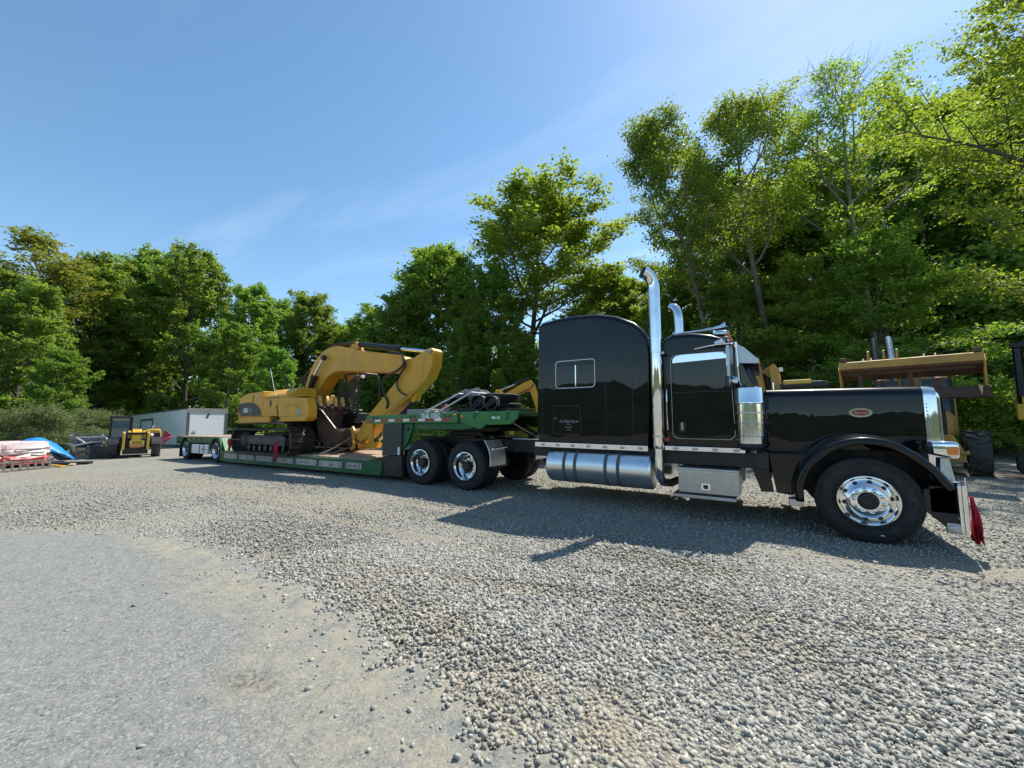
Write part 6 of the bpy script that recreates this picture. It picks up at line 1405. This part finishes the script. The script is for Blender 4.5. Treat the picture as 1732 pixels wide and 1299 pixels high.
# ================================================================== backhoe behind the hood: boom and canopy roof show above it
BH = thing('backhoe', 'tan backhoe behind the hood with folded boom and yellow-topped canopy', 'backhoe', (-.05, 9.0, 0), (0, 0, R(-8)))
def K(name, mb, m, **k): return build(name, mb, m, k.pop('parent', BH), **k)
# axes: -x is the digging end with the folded boom
for x, r_ in ((-.3, .62), (1.75, .48)):
    for y in (-.85, .85): tyre_big(BH, 'wheel', (x, y, r_), r_, r_*.5, .38, OLDRUB, TAN, 12)
K('chassis', MB().box(-.9, 2.2, -.45, .45, .5, 1.1), TAN, bevel=.03); K('hood', MB().box(.95, 2.3, -.42, .42, 1.1, 1.6), TAN, bevel=.06)
cn = K('canopy', MB().loft([[(x0, -.62, z), (x1, -.62, z), (x1, .62, z), (x0, .62, z)] for x0, x1, z in ((-.42, .76, 2.57), (-.45, .80, 2.62), (-.42, .74, 2.70), (-.36, .60, 2.73))]), GREYP, bevel=.02)
build('canopy_top', MB().box(-.36, .36, -.64, .56, 2.655, 2.79), BRIGHTY, cn, bevel=.03)
for x in (-.35, .68):
    for y in (-.55, .55): build('post', MB().box(x-.035, x+.035, y-.035, y+.035, 1.1, 2.58), BLACK, cn)
K('swing_post', MB().box(-1.25, -.9, -.25, .25, .4, 1.3), TAN, bevel=.02)
for y in (-.12, .12): K('boom_plate', MB().prism([(-1.12, 1.2), (-.86, 1.2), (-.92, 2.5), (-1.02, 3.35), (-1.14, 3.45), (-1.22, 3.2)], 'y', y-.02, y+.02), TAN, bevel=.008)
K('boom_web', MB().prism([(-1.08, 1.3), (-.98, 1.3), (-1.04, 3.1), (-1.12, 3.1)], 'y', -.12, .12), RUSTRED)
for y in (-.06, .12): K('boom_ear', MB().prism([(-1.20, 3.30), (-1.06, 3.30), (-1.05, 3.60), (-1.14, 3.66)], 'y', y-.02, y+.02), TAN, bevel=.008)
K('dipper', MB().prism([(-.66, 1.6), (-.42, 1.6), (-.46, 3.0), (-.58, 3.35), (-.72, 3.28)], 'y', -.42, -.18), TAN, bevel=.012)
K('dipper_ram', MB().cyl((-.62, -.46, 1.7), (-.64, -.46, 2.75), .035), CHROME)
for k in range(4): K('link_bar', MB().beam((-.95+.06*k, -.30, 3.12-.05*k), (-.60+.05*k, -.30, 3.36-.07*k), .10, .045), TAN, bevel=.006)
for k in range(5): K('hose', MB().tube(smooth_path([(-.98+.03*k, -.2+.05*k, 3.4), (-.85+.03*k, -.26, 3.1-.08*k), (-.82+.02*k, -.24, 2.6), (-.86+.03*k, -.2, 1.9)], 5), .016, 6), HOSE)
K('work_lamp', MB().box(-.46, -.36, -.5, -.4, 3.10, 3.22), DECAL, bevel=.01)

# ================================================================== compact excavator behind the tractor frame
ME = thing('compact_excavator', 'small yellow excavator arm bent above the gooseneck behind the sleeper', 'excavator', (-7.0, 6.6, 0), (0, 0, R(28)))
def N(name, mb, m, **k): return build(name, mb, m, k.pop('parent', ME), **k)
# axes: -x is towards the arm
for y in (-.6, .6):
    N('track', MB().loft([[(x+r_*math.cos(a), y-.16, .25+.25*math.sin(a)) for a in [0]] for x, r_ in ((0, 0),)]) if False else MB().prism([(-.95, .1), (-.85, .0), (.85, .0), (.95, .1), (.95, .38), (.85, .48), (-.85, .48), (-.95, .38)], 'y', y-.17, y+.17), BLACK, bevel=.05)
N('blade', MB().box(-1.42, -1.34, -.78, .78, .05, .42), YELLOW, bevel=.01); N('house', MB().prism([(-.7, .6), (.95, .6), (1.0, 1.1), (.8, 1.45), (.1, 1.45), (.0, 1.0), (-.7, 1.0)], 'y', -.7, .7), YELLOW, bevel=.06)
nc = N('cab', MB().box(-.7, .1, -.65, .25, 1.0, 1.1), BLACK)
for x in (-.66, .06):
    for y in (-.61, .21): build('post', MB().box(x-.03, x+.03, y-.03, y+.03, 1.1, 2.3), BLACK, nc)
build('roof', MB().box(-.75, .15, -.7, .3, 2.3, 2.4), YELLOW, nc, bevel=.03)
N('boom', MB().prism([(-.85, .85), (-.62, .9), (-1.02, 2.0), (-1.28, 2.86), (-1.42, 3.02), (-1.62, 2.96), (-2.48, 2.46), (-2.40, 2.22), (-1.62, 2.58), (-1.46, 2.60), (-1.25, 2.0)], 'y', .28, .48), YELLOW, bevel=.012)
N('boom_plate', MB().prism([(-1.58, 2.80), (-2.30, 2.38), (-2.28, 2.32), (-1.60, 2.66)], 'y', .265, .282), TAN)
nr = N('stick_ram', MB().cyl((-1.5, .38, 3.10), (-2.05, .38, 2.86), .045, n=12), BLACK); build('rod', MB().cyl((-2.05, .38, 2.86), (-2.66, .38, 2.62), .028, n=10), CHROME, nr)
N('stick', MB().prism([(-2.52, 2.62), (-2.76, 2.68), (-2.80, 2.55), (-2.62, 2.1), (-2.2, .9), (-2.05, .95), (-2.42, 2.25)], 'y', .30, .46), YELLOW, bevel=.012)
N('bucket', MB().prism([(-2.3, .95), (-2.0, .95), (-1.75, .7), (-1.8, .45), (-2.1, .35), (-2.35, .55)], 'y', .12, .64), RUST, bevel=.01)
N('hose', MB().tube(smooth_path([(-1.3, .26, 2.9), (-1.45, .25, 2.7), (-1.9, .26, 2.5), (-2.3, .26, 2.4)], 5), .014, 6), HOSE)

# ================================================================== machine with a caged cab at the right edge
CG = thing('caged_machine', 'black caged cab of a yellow machine cut off by the right edge', 'machine', (6.28, 10.2, 0), (0, 0, R(-22)))
def Q(name, mb, m, **k): return build(name, mb, m, k.pop('parent', CG), **k)
for y in (-.9, .9): Q('track', MB().prism([(-1.4, .25), (-1.2, .0), (1.2, .0), (1.4, .25), (1.4, .6), (1.2, .85), (-1.2, .85), (-1.4, .6)], 'y', y-.25, y+.25), BLACK, bevel=.05)
Q('body', MB().box(-1.3, 1.5, -.95, .95, 1.55, 2.0), BRIGHTY, bevel=.05); Q('under_body', MB().box(-1.1, 1.3, -.6, .6, .6, 1.55), BLACK)
cg = Q('cab', MB().box(-1.2, .2, -.8, .8, 2.0, 2.25), BRIGHTY, bevel=.03)
for x in (-1.18, -.7, .15):
    for y in (-.78, .78): build('post', MB().box(x-.05, x+.05, y-.05, y+.05, 2.2, 3.55), BLACK, cg)
build('roof', MB().box(-1.3, .3, -.9, .9, 3.52, 3.68), BLACK, cg, bevel=.06)
for k in range(9): build('guard_bar', MB().cyl((-1.26, -.7+.175*k, 2.0), (-1.26, -.7+.175*k, 3.55), .018, n=6), BLACK, cg)
for k in range(8): build('guard_rail', MB().cyl((-1.27, -.8, 2.1+.19*k), (-1.27, .8, 2.1+.19*k), .012, n=6), BLACK, cg)
build('pane', MB().box(-1.16, -1.15, -.74, .74, 2.25, 3.5), BLUEGLASS, cg)

# ================================================================== wooded ridge behind the viewer (seen in the paintwork)
mb = MB(); rows = []; rd = random.Random(5)
for j in range(5):
    rows.append([(-110+1.5*i, -40-9*j+4*math.sin(i*.12), gz(0, -20)-1+(0, 6.0, 7.5, 8.5, 0)[j]*(1+.14*math.sin(i*.11+j)+.10*rd.uniform(-1, 1))) for i in range(146)])
mb.loft(rows, False, False, closed=False)
rdg = build('hill', mb, mat('ridge_foliage', (.040, .055, .022), .9, var=.5, vscale=.35, bump=1., bscale=1.2), ang=60); structure(rdg)
